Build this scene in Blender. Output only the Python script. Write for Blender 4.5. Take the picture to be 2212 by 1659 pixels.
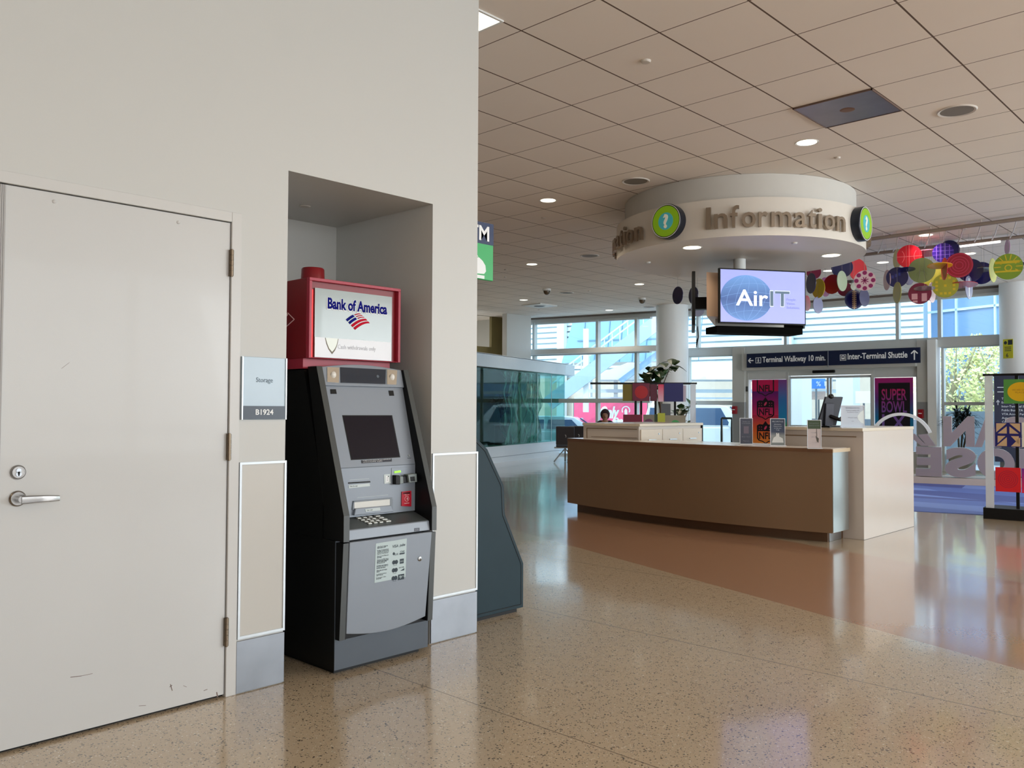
import bpy, bmesh, math, random
import numpy as np
from mathutils import Matrix, Vector
random.seed(7)
for o in list(bpy.data.objects): bpy.data.objects.remove(o)
scn = bpy.context.scene
COL = scn.collection
# ------------------------------------------------------------------ camera
EYE = 1.48
F = 1845.377
R = Matrix(((0.6907948, -0.0236922, -0.7226626),
            (-0.7230362, -0.0162795, -0.6906182),
            (0.0045977, 0.9995867, -0.0283762)))
cam = bpy.data.cameras.new('camera'); co = bpy.data.objects.new('camera', cam); COL.objects.link(co)
cam.sensor_width = 36; cam.lens = F/2212*36; cam.clip_start = .05; cam.clip_end = 400
co.matrix_world = Matrix.Translation((0, 0, EYE)) @ R.to_4x4()
scn.camera = co
# ------------------------------------------------------------------ light
scn.view_settings.view_transform = 'Standard'; scn.view_settings.look = 'None'
scn.view_settings.exposure = 0.0; scn.view_settings.gamma = 1; scn.view_settings.use_curve_mapping = False
w = bpy.data.worlds.new('sky'); scn.world = w; w.use_nodes = True
nt = w.node_tree; nt.nodes.clear()
wo = nt.nodes.new('ShaderNodeOutputWorld'); bg = nt.nodes.new('ShaderNodeBackground')
tc = nt.nodes.new('ShaderNodeTexCoord'); sx = nt.nodes.new('ShaderNodeSeparateXYZ'); cr = nt.nodes.new('ShaderNodeValToRGB')
nt.links.new(tc.outputs['Generated'], sx.inputs[0]); nt.links.new(sx.outputs['Z'], cr.inputs[0])
cr.color_ramp.elements[0].color = (.90, .93, .94, 1); cr.color_ramp.elements[1].color = (.50, .70, .95, 1)
cr.color_ramp.elements[1].position = .8
nt.links.new(cr.outputs[0], bg.inputs[0]); bg.inputs[1].default_value = 4.0
nt.links.new(bg.outputs[0], wo.inputs[0])
def light(name, kind, loc, energy, color, target=None, size=None, sy=None, **k):
    l = bpy.data.lights.new(name, kind); l.energy = energy; l.color = color
    if kind == 'AREA':
        l.shape = 'RECTANGLE'; l.size = size; l.size_y = sy or size
    for a, b in k.items(): setattr(l, a, b)
    o = bpy.data.objects.new(name, l); COL.objects.link(o); o.location = loc
    if target is not None:
        o.rotation_euler = (Vector(target)-Vector(loc)).to_track_quat('-Z', 'Y').to_euler()
    return o
light('sun', 'SUN', (0, 0, 30), 2.2, (1, .96, .9), (12, -2.5, 17), angle=.01)
# daylight standing in the tall windows of the south wall (behind and right of the camera)
light('south_window_daylight', 'AREA', (14.8, -8.8, 2.5), 790, (.90, .96, 1.0), (14.4, 0, 7.4), 12, 3.4)
light('south_window_daylight_west', 'AREA', (-1.5, -8.8, 2.4), 6, (1.0, .97, .94), (-1.5, 0, 4.0), 7, 3.2)

# ------------------------------------------------------------------ helpers
def lin(c):
    return tuple(((x/255)/12.92 if x/255 <= .04045 else ((x/255+.055)/1.055)**2.4) for x in c)
MC = {}
def mat(name, rgb, rough=.5, metal=0, var=.04, scale=6, emit=0, spec=.5, alpha=1, trans=0, coat=0, bump=0):
    if name in MC: return MC[name]
    m = bpy.data.materials.new(name); m.use_nodes = True; n = m.node_tree.nodes; L = m.node_tree.links
    b = n['Principled BSDF']; c = lin(rgb)
    t = n.new('ShaderNodeTexCoord'); no = n.new('ShaderNodeTexNoise'); no.inputs['Scale'].default_value = scale
    no.inputs['Detail'].default_value = 3
    L.new(t.outputs['Object'], no.inputs['Vector'])
    mx = n.new('ShaderNodeMix'); mx.data_type = 'RGBA'
    mx.inputs['A'].default_value = (*[x*(1-var) for x in c], 1); mx.inputs['B'].default_value = (*[min(1, x*(1+var)) for x in c], 1)
    L.new(no.outputs['Fac'], mx.inputs['Factor']); L.new(mx.outputs['Result'], b.inputs['Base Color'])
    b.inputs['Roughness'].default_value = rough; b.inputs['Metallic'].default_value = metal
    b.inputs['Specular IOR Level'].default_value = spec; b.inputs['Alpha'].default_value = alpha
    b.inputs['Transmission Weight'].default_value = trans; b.inputs['Coat Weight'].default_value = coat
    if bump:
        bp = n.new('ShaderNodeBump'); bp.inputs['Strength'].default_value = bump; bp.inputs['Distance'].default_value = .002
        n2 = n.new('ShaderNodeTexNoise'); n2.inputs['Scale'].default_value = 220; L.new(t.outputs['Object'], n2.inputs['Vector'])
        L.new(n2.outputs['Fac'], bp.inputs['Height']); L.new(bp.outputs[0], b.inputs['Normal'])
    if emit:
        L.new(mx.outputs['Result'], b.inputs['Emission Color']); b.inputs['Emission Strength'].default_value = emit
    MC[name] = m; return m
def glass(name, tint=(.93, .98, .97), refl=.09):
    if name in MC: return MC[name]
    m = bpy.data.materials.new(name); m.use_nodes = True; n = m.node_tree.nodes; L = m.node_tree.links; n.clear()
    out = n.new('ShaderNodeOutputMaterial'); tr = n.new('ShaderNodeBsdfTransparent'); gl = n.new('ShaderNodeBsdfGlossy')
    tr.inputs[0].default_value = (*tint, 1); gl.inputs['Roughness'].default_value = .02
    mx = n.new('ShaderNodeMixShader'); mx.inputs[0].default_value = refl
    L.new(tr.outputs[0], mx.inputs[1]); L.new(gl.outputs[0], mx.inputs[2]); L.new(mx.outputs[0], out.inputs[0])
    MC[name] = m; return m
def grad(name, stops, axis='Z', lo=0, hi=1, emit=0, rough=.4):
    """printed artwork with a colour gradient along one object axis"""
    if name in MC: return MC[name]
    m = bpy.data.materials.new(name); m.use_nodes = True; n = m.node_tree.nodes; L = m.node_tree.links
    b = n['Principled BSDF']; t = n.new('ShaderNodeTexCoord'); s = n.new('ShaderNodeSeparateXYZ')
    L.new(t.outputs['Object'], s.inputs[0]); mr = n.new('ShaderNodeMapRange')
    mr.inputs['From Min'].default_value = lo; mr.inputs['From Max'].default_value = hi
    L.new(s.outputs[axis], mr.inputs[0]); r = n.new('ShaderNodeValToRGB'); L.new(mr.outputs[0], r.inputs[0])
    e = r.color_ramp.elements; e[0].position = stops[0][0]; e[0].color = (*lin(stops[0][1]), 1)
    e[1].position = stops[-1][0]; e[1].color = (*lin(stops[-1][1]), 1)
    for p, c in stops[1:-1]: x = e.new(p); x.color = (*lin(c), 1)
    L.new(r.outputs[0], b.inputs['Base Color']); b.inputs['Roughness'].default_value = rough
    if emit: L.new(r.outputs[0], b.inputs['Emission Color']); b.inputs['Emission Strength'].default_value = emit
    MC[name] = m; return m

def W(o):
    m = o.matrix_basis.copy(); p = o.parent
    while p: m = p.matrix_basis @ m; p = p.parent
    return m
def tag(o, label=None, cat=None, group=None, kind=None):
    for k, v in (('label', label), ('category', cat), ('group', group), ('kind', kind)):
        if v: o[k] = v
    return o
def obj(name, bm, m, parent=None, smooth=False, bevel=0, origin=None):
    me = bpy.data.meshes.new(name); bmesh.ops.recalc_face_normals(bm, faces=bm.faces); bm.to_mesh(me); bm.free()
    me.materials.append(m)
    if smooth:
        for p in me.polygons: p.use_smooth = True
    o = bpy.data.objects.new(name, me); COL.objects.link(o)
    if parent:
        me.transform(W(parent).inverted()); o.parent = parent
    elif origin is not None:
        me.transform(Matrix.Translation(-Vector(origin))); o.location = origin
    if bevel:
        bv = o.modifiers.new('bevel', 'BEVEL'); bv.width = bevel; bv.segments = 2; bv.limit_method = 'ANGLE'
    if smooth:
        try:
            me.set_sharp_from_angle(angle=math.radians(38))
        except Exception: pass
    return o
def thing(name, loc, label, cat, group=None, rz=0, kind=None):
    o = bpy.data.objects.new(name, None); COL.objects.link(o); o.empty_display_size = .1
    o.matrix_basis = Matrix.Translation(loc) @ Matrix.Rotation(rz, 4, 'Z')
    return tag(o, label, cat, group, kind)
def copy_tree(o, parent=None):
    c = o.copy(); COL.objects.link(c)
    if parent: c.parent = parent
    for ch in [x for x in COL.objects if x.parent == o]: copy_tree(ch, c)
    return c
def B(): return bmesh.new()
def box(bm, x0, y0, z0, x1, y1, z1, M=None):
    v = [bm.verts.new(p) for p in ((x0,y0,z0),(x1,y0,z0),(x1,y1,z0),(x0,y1,z0),(x0,y0,z1),(x1,y0,z1),(x1,y1,z1),(x0,y1,z1))]
    for f in ((0,1,2,3),(4,5,6,7),(0,1,5,4),(1,2,6,5),(2,3,7,6),(3,0,4,7)): bm.faces.new([v[i] for i in f])
    if M is not None:
        for q in v: q.co = M @ q.co
    return bm
def extr(bm, pts, d):
    """closed polygon pts (3D) extruded by vector d"""
    a = [bm.verts.new(p) for p in pts]; b = [bm.verts.new(Vector(p)+Vector(d)) for p in pts]; n = len(a)
    bm.faces.new(a); bm.faces.new(b[::-1])
    for i in range(n): bm.faces.new((a[i], a[(i+1) % n], b[(i+1) % n], b[i]))
    return bm
def lathe(bm, c, prof, n=32, axis=(0, 0, 1), a0=0, a1=2*math.pi):
    q = Vector((0, 0, 1)).rotation_difference(Vector(axis).normalized()); full = abs(a1-a0-2*math.pi) < 1e-6
    rows = []; k = n if full else n+1
    for i in range(k):
        a = a0+(a1-a0)*i/n
        rows.append([bm.verts.new(Vector(c)+q @ Vector((r*math.cos(a), r*math.sin(a), z))) for r, z in prof])
    for i in range(n):
        A, C = rows[i], rows[(i+1) % k]
        for j in range(len(prof)-1):
            try: bm.faces.new((A[j], C[j], C[j+1], A[j+1]))
            except ValueError: pass
    bmesh.ops.remove_doubles(bm, verts=bm.verts, dist=1e-6)
    return bm
def cyl(bm, c, r, h, axis=(0, 0, 1), n=24, r2=None):
    r2 = r if r2 is None else r2
    return lathe(bm, c, [(0, 0), (r, 0), (r2, h), (0, h)], n, axis)
def tube(bm, pts, r, n=8):
    pts = [Vector(p) for p in pts]; rings = []
    for i, p in enumerate(pts):
        d = (pts[min(i+1, len(pts)-1)]-pts[max(i-1, 0)]).normalized(); u = d.orthogonal().normalized()
        if rings and abs(d.dot(pu)) < .95: u = (pu-d*pu.dot(d)).normalized()
        pu = u; v = d.cross(u); rr = r[i] if isinstance(r, (list, tuple)) else r
        rings.append([bm.verts.new(p+(u*math.cos(2*math.pi*k/n)+v*math.sin(2*math.pi*k/n))*rr) for k in range(n)])
    for a, b in zip(rings, rings[1:]):
        for k in range(n): bm.faces.new((a[k], a[(k+1) % n], b[(k+1) % n], b[k]))
    bm.faces.new(rings[0]); bm.faces.new(rings[-1][::-1])
    return bm
def ball(bm, c, rx, ry=None, rz=None, seg=16):
    ry = ry or rx; rz = rz or rx
    bmesh.ops.create_uvsphere(bm, u_segments=seg, v_segments=seg//2+2, radius=1, matrix=Matrix.Translation(c) @ Matrix.Diagonal((rx, ry, rz, 1)))
    return bm
# ---- camera rays onto real planes
def ray(px, py): return R @ Vector((px-1106, -(py-829.5), -F))
E0 = Vector((0, 0, EYE))
def dep(px, py, D): return E0+ray(px, py)*(D/F)
def onz(px, py, z=0): r = ray(px, py); return E0+r*((z-EYE)/r.z)
def ony(px, py, y): r = ray(px, py); return E0+r*(y/r.y)
def onx(px, py, x): r = ray(px, py); return E0+r*(x/r.x)
class Pl:
    """a real plane: o a point on it, u to the viewer's right, v up, n outward"""
    def __init__(s, o, u, v=(0, 0, 1)):
        s.o = Vector(o); s.u = Vector(u).normalized(); s.v = Vector(v).normalized(); s.n = s.u.cross(s.v).normalized()
    def uv(s, a, b, off=0): return s.o+s.u*a+s.v*b+s.n*off
    def pix(s, px, py):
        r = ray(px, py); t = (s.o-E0).dot(s.n)/r.dot(s.n); return E0+r*t
    def puv(s, px, py): d = s.pix(px, py)-s.o; return d.dot(s.u), d.dot(s.v)
    def M(s, a=0, b=0, off=0):
        m = Matrix((s.u, s.v, s.n)).transposed().to_4x4(); m.translation = s.uv(a, b, off); return m
    def poly(s, bm, pts, off=0, th=.004): return extr(bm, [s.uv(a, b, off) for a, b in pts], s.n*th)
    def rect(s, bm, a0, b0, a1, b1, off=0, th=.004): return s.poly(bm, [(a0, b0), (a1, b0), (a1, b1), (a0, b1)], off, th)
    def quad(s, bm, px, off=0, th=.004): return s.poly(bm, [s.puv(*p) for p in px], off, th)
    def disc(s, bm, a, b, r, off=0, th=.004, ry=None, n=32):
        ry = ry or r
        return s.poly(bm, [(a+r*math.cos(2*math.pi*k/n), b+ry*math.sin(2*math.pi*k/n)) for k in range(n)], off, th)
    def line(s, bm, a0, b0, a1, b1, w, off=0, th=.004):
        d = Vector((a1-a0, b1-b0)).normalized(); q = Vector((-d.y, d.x))*w/2
        return s.poly(bm, [(a0+q.x, b0+q.y), (a0-q.x, b0-q.y), (a1-q.x, b1-q.y), (a1+q.x, b1+q.y)], off, th)
    def ring(s, bm, a, b, r0, r1, off=0, th=.004, n=32, t0=0, t1=2*math.pi):
        for k in range(n):
            x, y = t0+(t1-t0)*k/n, t0+(t1-t0)*(k+1)/n
            s.poly(bm, [(a+r0*math.cos(x), b+r0*math.sin(x)), (a+r1*math.cos(x), b+r1*math.sin(x)), (a+r1*math.cos(y), b+r1*math.sin(y)), (a+r0*math.cos(y), b+r0*math.sin(y))], off, th)
        return bm
def text_into(bm, s, M, size, width=None, th=.003, bold=0, align='CENTER', shear=0, res=3):
    cu = bpy.data.curves.new('t', 'FONT'); cu.body = s; cu.size = size; cu.extrude = th/2; cu.offset = bold; cu.shear = shear
    cu.align_x = 'LEFT'; cu.resolution_u = res
    o = bpy.data.objects.new('t', cu); me = bpy.data.meshes.new_from_object(o)
    xs = [v.co.x for v in me.vertices]
    if xs:
        x0, x1 = min(xs), max(xs); k = (width/(x1-x0)) if width else 1; wd = (x1-x0)*k
        sh = {'CENTER': -wd/2, 'LEFT': 0, 'RIGHT': -wd}[align]
        me.transform(M @ Matrix.Translation((sh, 0, th/2)) @ Matrix.Diagonal((k, 1, 1, 1)) @ Matrix.Translation((-x0, 0, 0)))
        bm.from_mesh(me)
    bpy.data.objects.remove(o); bpy.data.curves.remove(cu); bpy.data.meshes.remove(me)
    return bm

# ------------------------------------------------------------------ materials
wallm = mat('wall_paint', (198, 198, 194), .42, var=.015, scale=2, bump=.05)
doorm = mat('door_paint', (198, 198, 196), .28, var=.02, scale=3, bump=.08, coat=.15)
framem = mat('frame_paint', (202, 201, 198), .3, var=.01)
steel = mat('brushed_steel', (176, 180, 184), .3, 1, var=.08, scale=9)
kick = mat('scuffed_steel_plate', (138, 142, 148), .42, .8, var=.2, scale=5)
chrome = mat('satin_chrome', (150, 147, 144), .24, 1)
alu = mat('aluminium_trim', (196, 202, 206), .3, .35)
black = mat('black_plastic', (8, 8, 9), .45, spec=.25)
dark = mat('dark_grey_plastic', (62, 66, 66), .4)
silver = mat('silver_grey_plastic', (134, 142, 152), .38, .1, var=.03)
slate = mat('slate_grey_metal', (78, 86, 95), .45, .1, var=.08)
white = mat('white_paint', (226, 228, 226), .4, var=.01)
whitep = mat('white_print', (238, 240, 240), .4, var=.01)
red = mat('red_paint', (150, 10, 28), .3, coat=.3)
trimm = mat('white_metal_frame', (196, 200, 198), .4, .1, var=.02)
wood = mat('maple_laminate', (196, 178, 150), .35, var=.05, scale=14)
navy = mat('navy_vinyl', (14, 28, 60), .35)
inkd = mat('dark_ink', (30, 40, 50), .5)

def floor_material():
    m = bpy.data.materials.new('terrazzo'); m.use_nodes = True; n = m.node_tree.nodes; L = m.node_tree.links
    b = n['Principled BSDF']; t = n.new('ShaderNodeTexCoord'); s = n.new('ShaderNodeSeparateXYZ'); L.new(t.outputs['Object'], s.inputs[0])
    def math_(op, a, b_=None, v=None):
        q = n.new('ShaderNodeMath'); q.operation = op
        if hasattr(a, 'is_linked'): L.new(a, q.inputs[0])
        else: q.inputs[0].default_value = a
        if b_ is not None:
            if hasattr(b_, 'is_linked'): L.new(b_, q.inputs[1])
            else: q.inputs[1].default_value = b_
        return q.outputs[0]
    def mixc(f, a, c):
        q = n.new('ShaderNodeMix'); q.data_type = 'RGBA'; L.new(f, q.inputs['Factor'])
        for nm, x in (('A', a), ('B', c)):
            if hasattr(x, 'is_linked'): L.new(x, q.inputs[nm])
            else: q.inputs[nm].default_value = (*lin(x), 1)
        return q.outputs['Result']
    no = n.new('ShaderNodeTexNoise'); no.inputs['Scale'].default_value = .8; no.inputs['Detail'].default_value = 4; L.new(t.outputs['Object'], no.inputs['Vector'])
    no2 = n.new('ShaderNodeTexNoise'); no2.inputs['Scale'].default_value = 60; no2.inputs['Detail'].default_value = 4; L.new(t.outputs['Object'], no2.inputs['Vector'])
    base = mixc(no.outputs['Fac'], (186, 168, 142), (198, 178, 150))
    base = mixc(math_('MULTIPLY', math_('SUBTRACT', no2.outputs['Fac'], .5), 1.6), base, (205, 190, 165))
    for sc, th, col in ((60, .10, (58, 44, 34)), (95, .085, (84, 66, 50)), (55, .07, (225, 215, 195))):
        v = n.new('ShaderNodeTexVoronoi'); v.inputs['Scale'].default_value = sc; v.inputs['Randomness'].default_value = 1
        mp = n.new('ShaderNodeMapping'); mp.inputs['Location'].default_value = (sc*.37, sc*.11, 0); mp.inputs['Rotation'].default_value = (0, 0, sc)
        L.new(t.outputs['Object'], mp.inputs[0]); L.new(mp.outputs[0], v.inputs['Vector'])
        nn = n.new('ShaderNodeTexNoise'); nn.inputs['Scale'].default_value = sc*.35; L.new(mp.outputs[0], nn.inputs['Vector'])
        f = math_('LESS_THAN', v.outputs['Distance'], math_('MULTIPLY', math_('SUBTRACT', nn.outputs['Fac'], .28), th*9))
        f2 = math_('LESS_THAN', v.outputs['Distance'], th*3.2)
        base = mixc(math_('MULTIPLY', math_('MULTIPLY', f, f2), .9), base, col)
    # brown inlaid band; its near edge is the line x = 5.13 + 0.338 y
    d = math_('SUBTRACT', s.outputs['X'], math_('ADD', math_('MULTIPLY', s.outputs['Y'], .338), 5.14))
    dB = math_('SUBTRACT', s.outputs['X'], math_('ADD', math_('MULTIPLY', s.outputs['Y'], .3), 7.80))
    inband = math_('MULTIPLY', math_('GREATER_THAN', d, 0), math_('LESS_THAN', dB, 0))
    brown = mixc(no2.outputs['Fac'], (164, 124, 98), (178, 138, 110))
    base = mixc(inband, base, brown)
    far = math_('GREATER_THAN', dB, 0); base = mixc(math_('MULTIPLY', far, .75), base, (176, 160, 136))
    def stroke(e, wdt): return math_('LESS_THAN', math_('ABSOLUTE', e), wdt)
    for q, wd in ((math_('SUBTRACT', s.outputs['X'], 3.0), .0035), (math_('SUBTRACT', s.outputs['X'], 4.715), .004)):
        base = mixc(math_('MULTIPLY', stroke(q, wd), .7), base, (80, 62, 46))
    base = mixc(math_('MULTIPLY', stroke(math_('SUBTRACT', s.outputs['X'], 6.43), .004), math_('MULTIPLY', math_('LESS_THAN', d, 0), .5)), base, (80, 62, 46))
    L.new(base, b.inputs['Base Color'])
    b.inputs['Roughness'].default_value = .24; b.inputs['Specular IOR Level'].default_value = .45
    b.inputs['Coat Weight'].default_value = .8; b.inputs['Coat Roughness'].default_value = .09; b.inputs['Coat IOR'].default_value = 1.5
    bp = n.new('ShaderNodeBump'); bp.inputs['Strength'].default_value = .25; bp.inputs['Distance'].default_value = .01
    nb = n.new('ShaderNodeTexNoise'); nb.inputs['Scale'].default_value = 1.6; nb.inputs['Detail'].default_value = 1
    L.new(t.outputs['Object'], nb.inputs['Vector']); L.new(nb.outputs['Fac'], bp.inputs['Height'])
    L.new(bp.outputs[0], b.inputs['Coat Normal']); L.new(bp.outputs[0], b.inputs['Normal'])
    return m
def ceiling_material():
    m = bpy.data.materials.new('ceiling_tiles'); m.use_nodes = True; n = m.node_tree.nodes; L = m.node_tree.links
    b = n['Principled BSDF']; t = n.new('ShaderNodeTexCoord'); s = n.new('ShaderNodeSeparateXYZ'); L.new(t.outputs['Object'], s.inputs[0])
    fs = []
    for ax, o, wd in (('X', 7.825, .0052), ('Y', 2.959, .0075)):
        a = n.new('ShaderNodeMath'); a.operation = 'SUBTRACT'; L.new(s.outputs[ax], a.inputs[0]); a.inputs[1].default_value = o
        p = n.new('ShaderNodeMath'); p.operation = 'PINGPONG'; L.new(a.outputs[0], p.inputs[0]); p.inputs[1].default_value = .381
        c = n.new('ShaderNodeMath'); c.operation = 'LESS_THAN'; L.new(p.outputs[0], c.inputs[0]); c.inputs[1].default_value = wd
        fs.append(c.outputs[0])
    mx = n.new('ShaderNodeMath'); mx.operation = 'MAXIMUM'; L.new(fs[0], mx.inputs[0]); L.new(fs[1], mx.inputs[1])
    no = n.new('ShaderNodeTexNoise'); no.inputs['Scale'].default_value = 1.2; L.new(t.outputs['Object'], no.inputs['Vector'])
    c1 = n.new('ShaderNodeMix'); c1.data_type = 'RGBA'; L.new(no.outputs['Fac'], c1.inputs['Factor'])
    c1.inputs['A'].default_value = (*lin((232, 223, 213)), 1); c1.inputs['B'].default_value = (*lin((238, 229, 219)), 1)
    c2 = n.new('ShaderNodeMix'); c2.data_type = 'RGBA'; L.new(mx.outputs[0], c2.inputs['Factor'])
    L.new(c1.outputs['Result'], c2.inputs['A']); c2.inputs['B'].default_value = (*lin((96, 76, 62)), 1)
    L.new(c2.outputs['Result'], b.inputs['Base Color']); b.inputs['Roughness'].default_value = .8
    return m

# ------------------------------------------------------------------ setting
def struct(name, bm, m, **k): return tag(obj(name, bm, m, **k), kind='structure')
CH = 4.41
FP = [(21.8,-9.),(22.1,-3),(22.25,0.),(22.32,5.0),(22.31,6.6),(22.25,8.5),(22.12,10.7),(21.67,13.4),(21.22,15.5),(20.7,17.9),(20.4,19)]
struct('floor', extr(B(), [(-8,-9,-.2),(21.8,-9,-.2)]+[(a+.15, b, -.2) for a, b in FP[1:]]+[(20.4,22,-.2),(-8,22,-.2)], (0,0,.2)), floor_material())
struct('ceiling', extr(B(), [(-8,-9,CH)]+[(a-.02, b, CH) for a, b in FP]+[(20.3,22,CH),(-8,22,CH)], (0,0,.25)), ceiling_material())
YW = 4.096; NX0, NX1, NY, NZ = 2.507, 3.55, 5.15, 2.775; WX = 3.945
DX0, DX1, DZ = 1.10, 2.178, 2.44
b = B()
box(b, -8, YW, 0, DX0-1.06, YW+.2, CH); box(b, DX0-1.06, YW, DZ, DX1, YW+.2, CH)
box(b, DX1, YW, 0, NX0, YW+.2, CH); box(b, NX0, YW, NZ, NX1, YW+.2, CH); box(b, NX1, YW, 0, WX, YW+.2, CH)
box(b, NX0-.1, YW+.2, 0, NX0, NY, NZ); box(b, NX0-.1, NY, 0, NX1+.1, NY+.1, NZ+.1); box(b, NX1, YW+.2, 0, NX1+.1, NY, NZ)
box(b, NX0-.1, YW+.2, NZ, NX1+.1, NY, NZ+.1)
box(b, WX-.15, YW+.2, 0, WX, 6.6, CH); box(b, -8, 6.6, 0, WX, 6.75, CH)
struct('wall_left', b, wallm)
struct('wall_west', box(B(), -8.2, -9, 0, -8, 22, CH), mat('warm_wall', (170, 140, 112), .6))
struct('wall_north', box(B(), -8, 21.8, 0, 15, 22, CH), wallm)
# the south wall: piers and a header around tall windows that let the daylight in
b = B(); box(b, -8, -9, 0, 21.9, -8.9, .55); box(b, -8, -9, 4.15, 21.9, -8.9, CH)
for x in (-8, -5.1, 2.05, 2.9, 7, 11.5, 16, 20.4): box(b, x-.08, -9, .55, x+.08, -8.86, 4.15)
struct('wall_south', b, wallm)

# storage door
d = tag(obj('door_1', box(B(), 1.131, YW+.004, .014, 2.172, YW+.05, 2.433), doorm, bevel=.002), kind='structure')
b = B(); box(b, 2.176, YW-.008, 0, 2.233, YW+.05, 2.49); box(b, .02, YW-.008, 2.437, 2.176, YW+.05, 2.49)
box(b, .02, YW-.008, 0, .077, YW+.05, 2.437)
obj('door_frame', b, framem, d, bevel=.003)
b = B(); box(b, .08, YW+.004, .014, 1.10, YW+.05, 2.433); obj('door_leaf', b, doorm, d)
b = B()
for k in range(4): box(b, 1.101+k*.0075, YW-.004, .014, 1.1072+k*.0075, YW+.03, 2.43)
obj('edge_seal', b, mat('grey_seal', (168, 166, 164), .5), d)
b = B(); box(b, .05, YW+.03, 0, 2.176, YW+.06, 2.437); obj('door_gap', b, black, d)
for (zt, zb) in ((2.291, 2.156), (1.342, 1.208), (.402, .261)):
    b = B()
    for k in range(5):
        h0 = zb+(zt-zb)*k/5; cyl(b, (2.174, YW-.012, h0+.001), .0105, (zt-zb)/5-.002, n=14)
    cyl(b, (2.174, YW-.012, zb-.004), .007, zt-zb+.008, n=10); box(b, 2.165, YW-.004, zb, 2.184, YW+.004, zt)
    obj('hinge', b, mat('bronze_hinge', (118, 104, 88), .3, .9), d, smooth=True)
for px, py in ((118, 435), (386, 480)):
    p = ony(px, py, YW); obj('screw_cap', lathe(B(), (p.x, YW+.004, p.z), [(.009, 0), (.009, .002), (.005, .005), (0, .006)], 16, (0, -1, 0)), framem, d, smooth=True)
p = ony(39, 1020, YW)
h = obj('deadbolt', lathe(B(), (p.x, YW+.004, p.z), [(.031, 0), (.031, .006), (.025, .014), (.022, .014), (.022, .012), (0, .012)], 32, (0, -1, 0)), chrome, d, smooth=True)
b = B(); pl = Pl((p.x, YW-.009, p.z), (1, 0, 0)); pl.disc(b, 0, .007, .010, 0, .003); pl.disc(b, 0, -.008, .011, 0, .003); obj('lock_core', b, steel, h)
b = B(); pl.disc(b, 0, -.006, .004, .003, .002); pl.rect(b, -.002, -.016, .002, -.006, .003, .002); obj('keyhole', b, black, h)
p = ony(38, 1077, YW)
h = obj('lever_handle', lathe(B(), (p.x, YW+.004, p.z), [(.034, 0), (.034, .006), (.028, .012), (0, .012)], 32, (0, -1, 0)), chrome, d, smooth=True)
b = B(); cyl(b, (p.x, YW-.005, p.z), .013, .05, (0, -1, 0))
N = 12
for k in range(N):
    pass
path = [(p.x+t*.155, YW-.052-.016*math.sin(t*math.pi)+.012*t, p.z-.003+.003*math.sin(t*3)-.004*t) for t in [i/N for i in range(N+1)]]
prev = None
for k, q in enumerate(path):
    hw = .0175-.005*k/N; tk = .0075
    ring = [b.verts.new((q[0], q[1]+s*tk, q[2]+v*hw)) for s, v in ((-1, -.75), (-1.2, 0), (-1, .75), (0, 1), (1, .75), (1, -.75), (0, -1))]
    if prev:
        for i in range(7): b.faces.new((prev[i], prev[(i+1) % 7], ring[(i+1) % 7], ring[i]))
    else: b.faces.new(ring)
    prev = ring
b.faces.new(prev[::-1]); obj('lever', b, chrome, h, smooth=True)
# scuffs on the door
b = B(); pl = Pl((0, YW+.004, 0), (1, 0, 0))
for (x0, y0, x1, y1, wd) in ((152, 1463, 176, 1460, .003), (176, 1460, 200, 1455, .002), (368, 1478, 372, 1492, .004), (372, 1480, 366, 1484, .003), (468, 1495, 470, 1506, .006), (440, 1492, 448, 1489, .003), (396, 1481, 403, 1484, .002), (133, 796, 150, 783, .0012), (300, 1525, 315, 1524, .002)):
    a0 = pl.puv(x0, y0); a1 = pl.puv(x1, y1); pl.line(b, *a0, *a1, wd, .0, .0006)
obj('scuff_mark', b, mat('scuff', (120, 104, 96), .7), d)

# room sign
sg = tag(obj('room_sign', B() if False else box(B(), 2.238, YW-.012, 1.414, 2.503, YW, 1.744), mat('sign_blue', (176, 196, 210), .25), bevel=.002), 'small pale blue wall sign reading Storage B1924 beside the door', 'sign')
pl = Pl((2.3705, YW-.012, 1.414), (1, 0, 0))
b = B(); pl.rect(b, -.124, .002, .124, .072); obj('number_band', b, mat('sign_navy', (24, 42, 60), .3), sg)
for a in (-.1325, .125): b = B(); pl.rect(b, a, 0, a+.0075, .33, 0, .006); obj('side_rail', b, alu, sg)
b = text_into(B(), 'Storage', pl.M(0, .198, .0005), .036, .098, .001); obj('lettering', b, mat('sign_grey', (92, 110, 124), .5), sg)
b = text_into(B(), 'B1924', pl.M(0, .026, .0045), .040, .104, .001, .0008); obj('lettering', b, whitep, sg)
# wall guards: panels with white frame and steel kick plates
for i, (x0, x1, lab) in enumerate(((2.236, 2.511, 'between the door and the niche'), (3.556, 3.952, 'right of the niche, at the wall corner'))):
    t = thing('wall_panel', ((x0+x1)/2, YW, .28), 'tall beige wall guard panel in a slim white frame '+lab, 'wall panel', 'wall guard panels')
    obj('panel', box(B(), x0+.01, YW-.006, .29, x1-.008, YW, 1.183), mat('panel_beige', (196, 193, 186), .35, var=.02) if i == 0 else wallm, t)
    b = B(); box(b, x0, YW-.012, .294, x0+.012, YW, 1.18); box(b, x1-.012, YW-.012, .294, x1, YW, 1.18)
    box(b, x0, YW-.012, 1.18, x1, YW, 1.192); box(b, x0, YW-.012, .28, x1, YW, .294)
    if i: box(b, x1-.012, YW, .28, x1, YW+.1, 1.192)
    obj('frame', b, alu, t)
    k = tag(obj('kick_plate', box(B(), x0-.004, YW-.010, .004, x1, YW, .27), kick, bevel=.002), 'scuffed steel kick plate at the floor '+lab, 'kick plate', 'steel kick plates')
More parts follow.
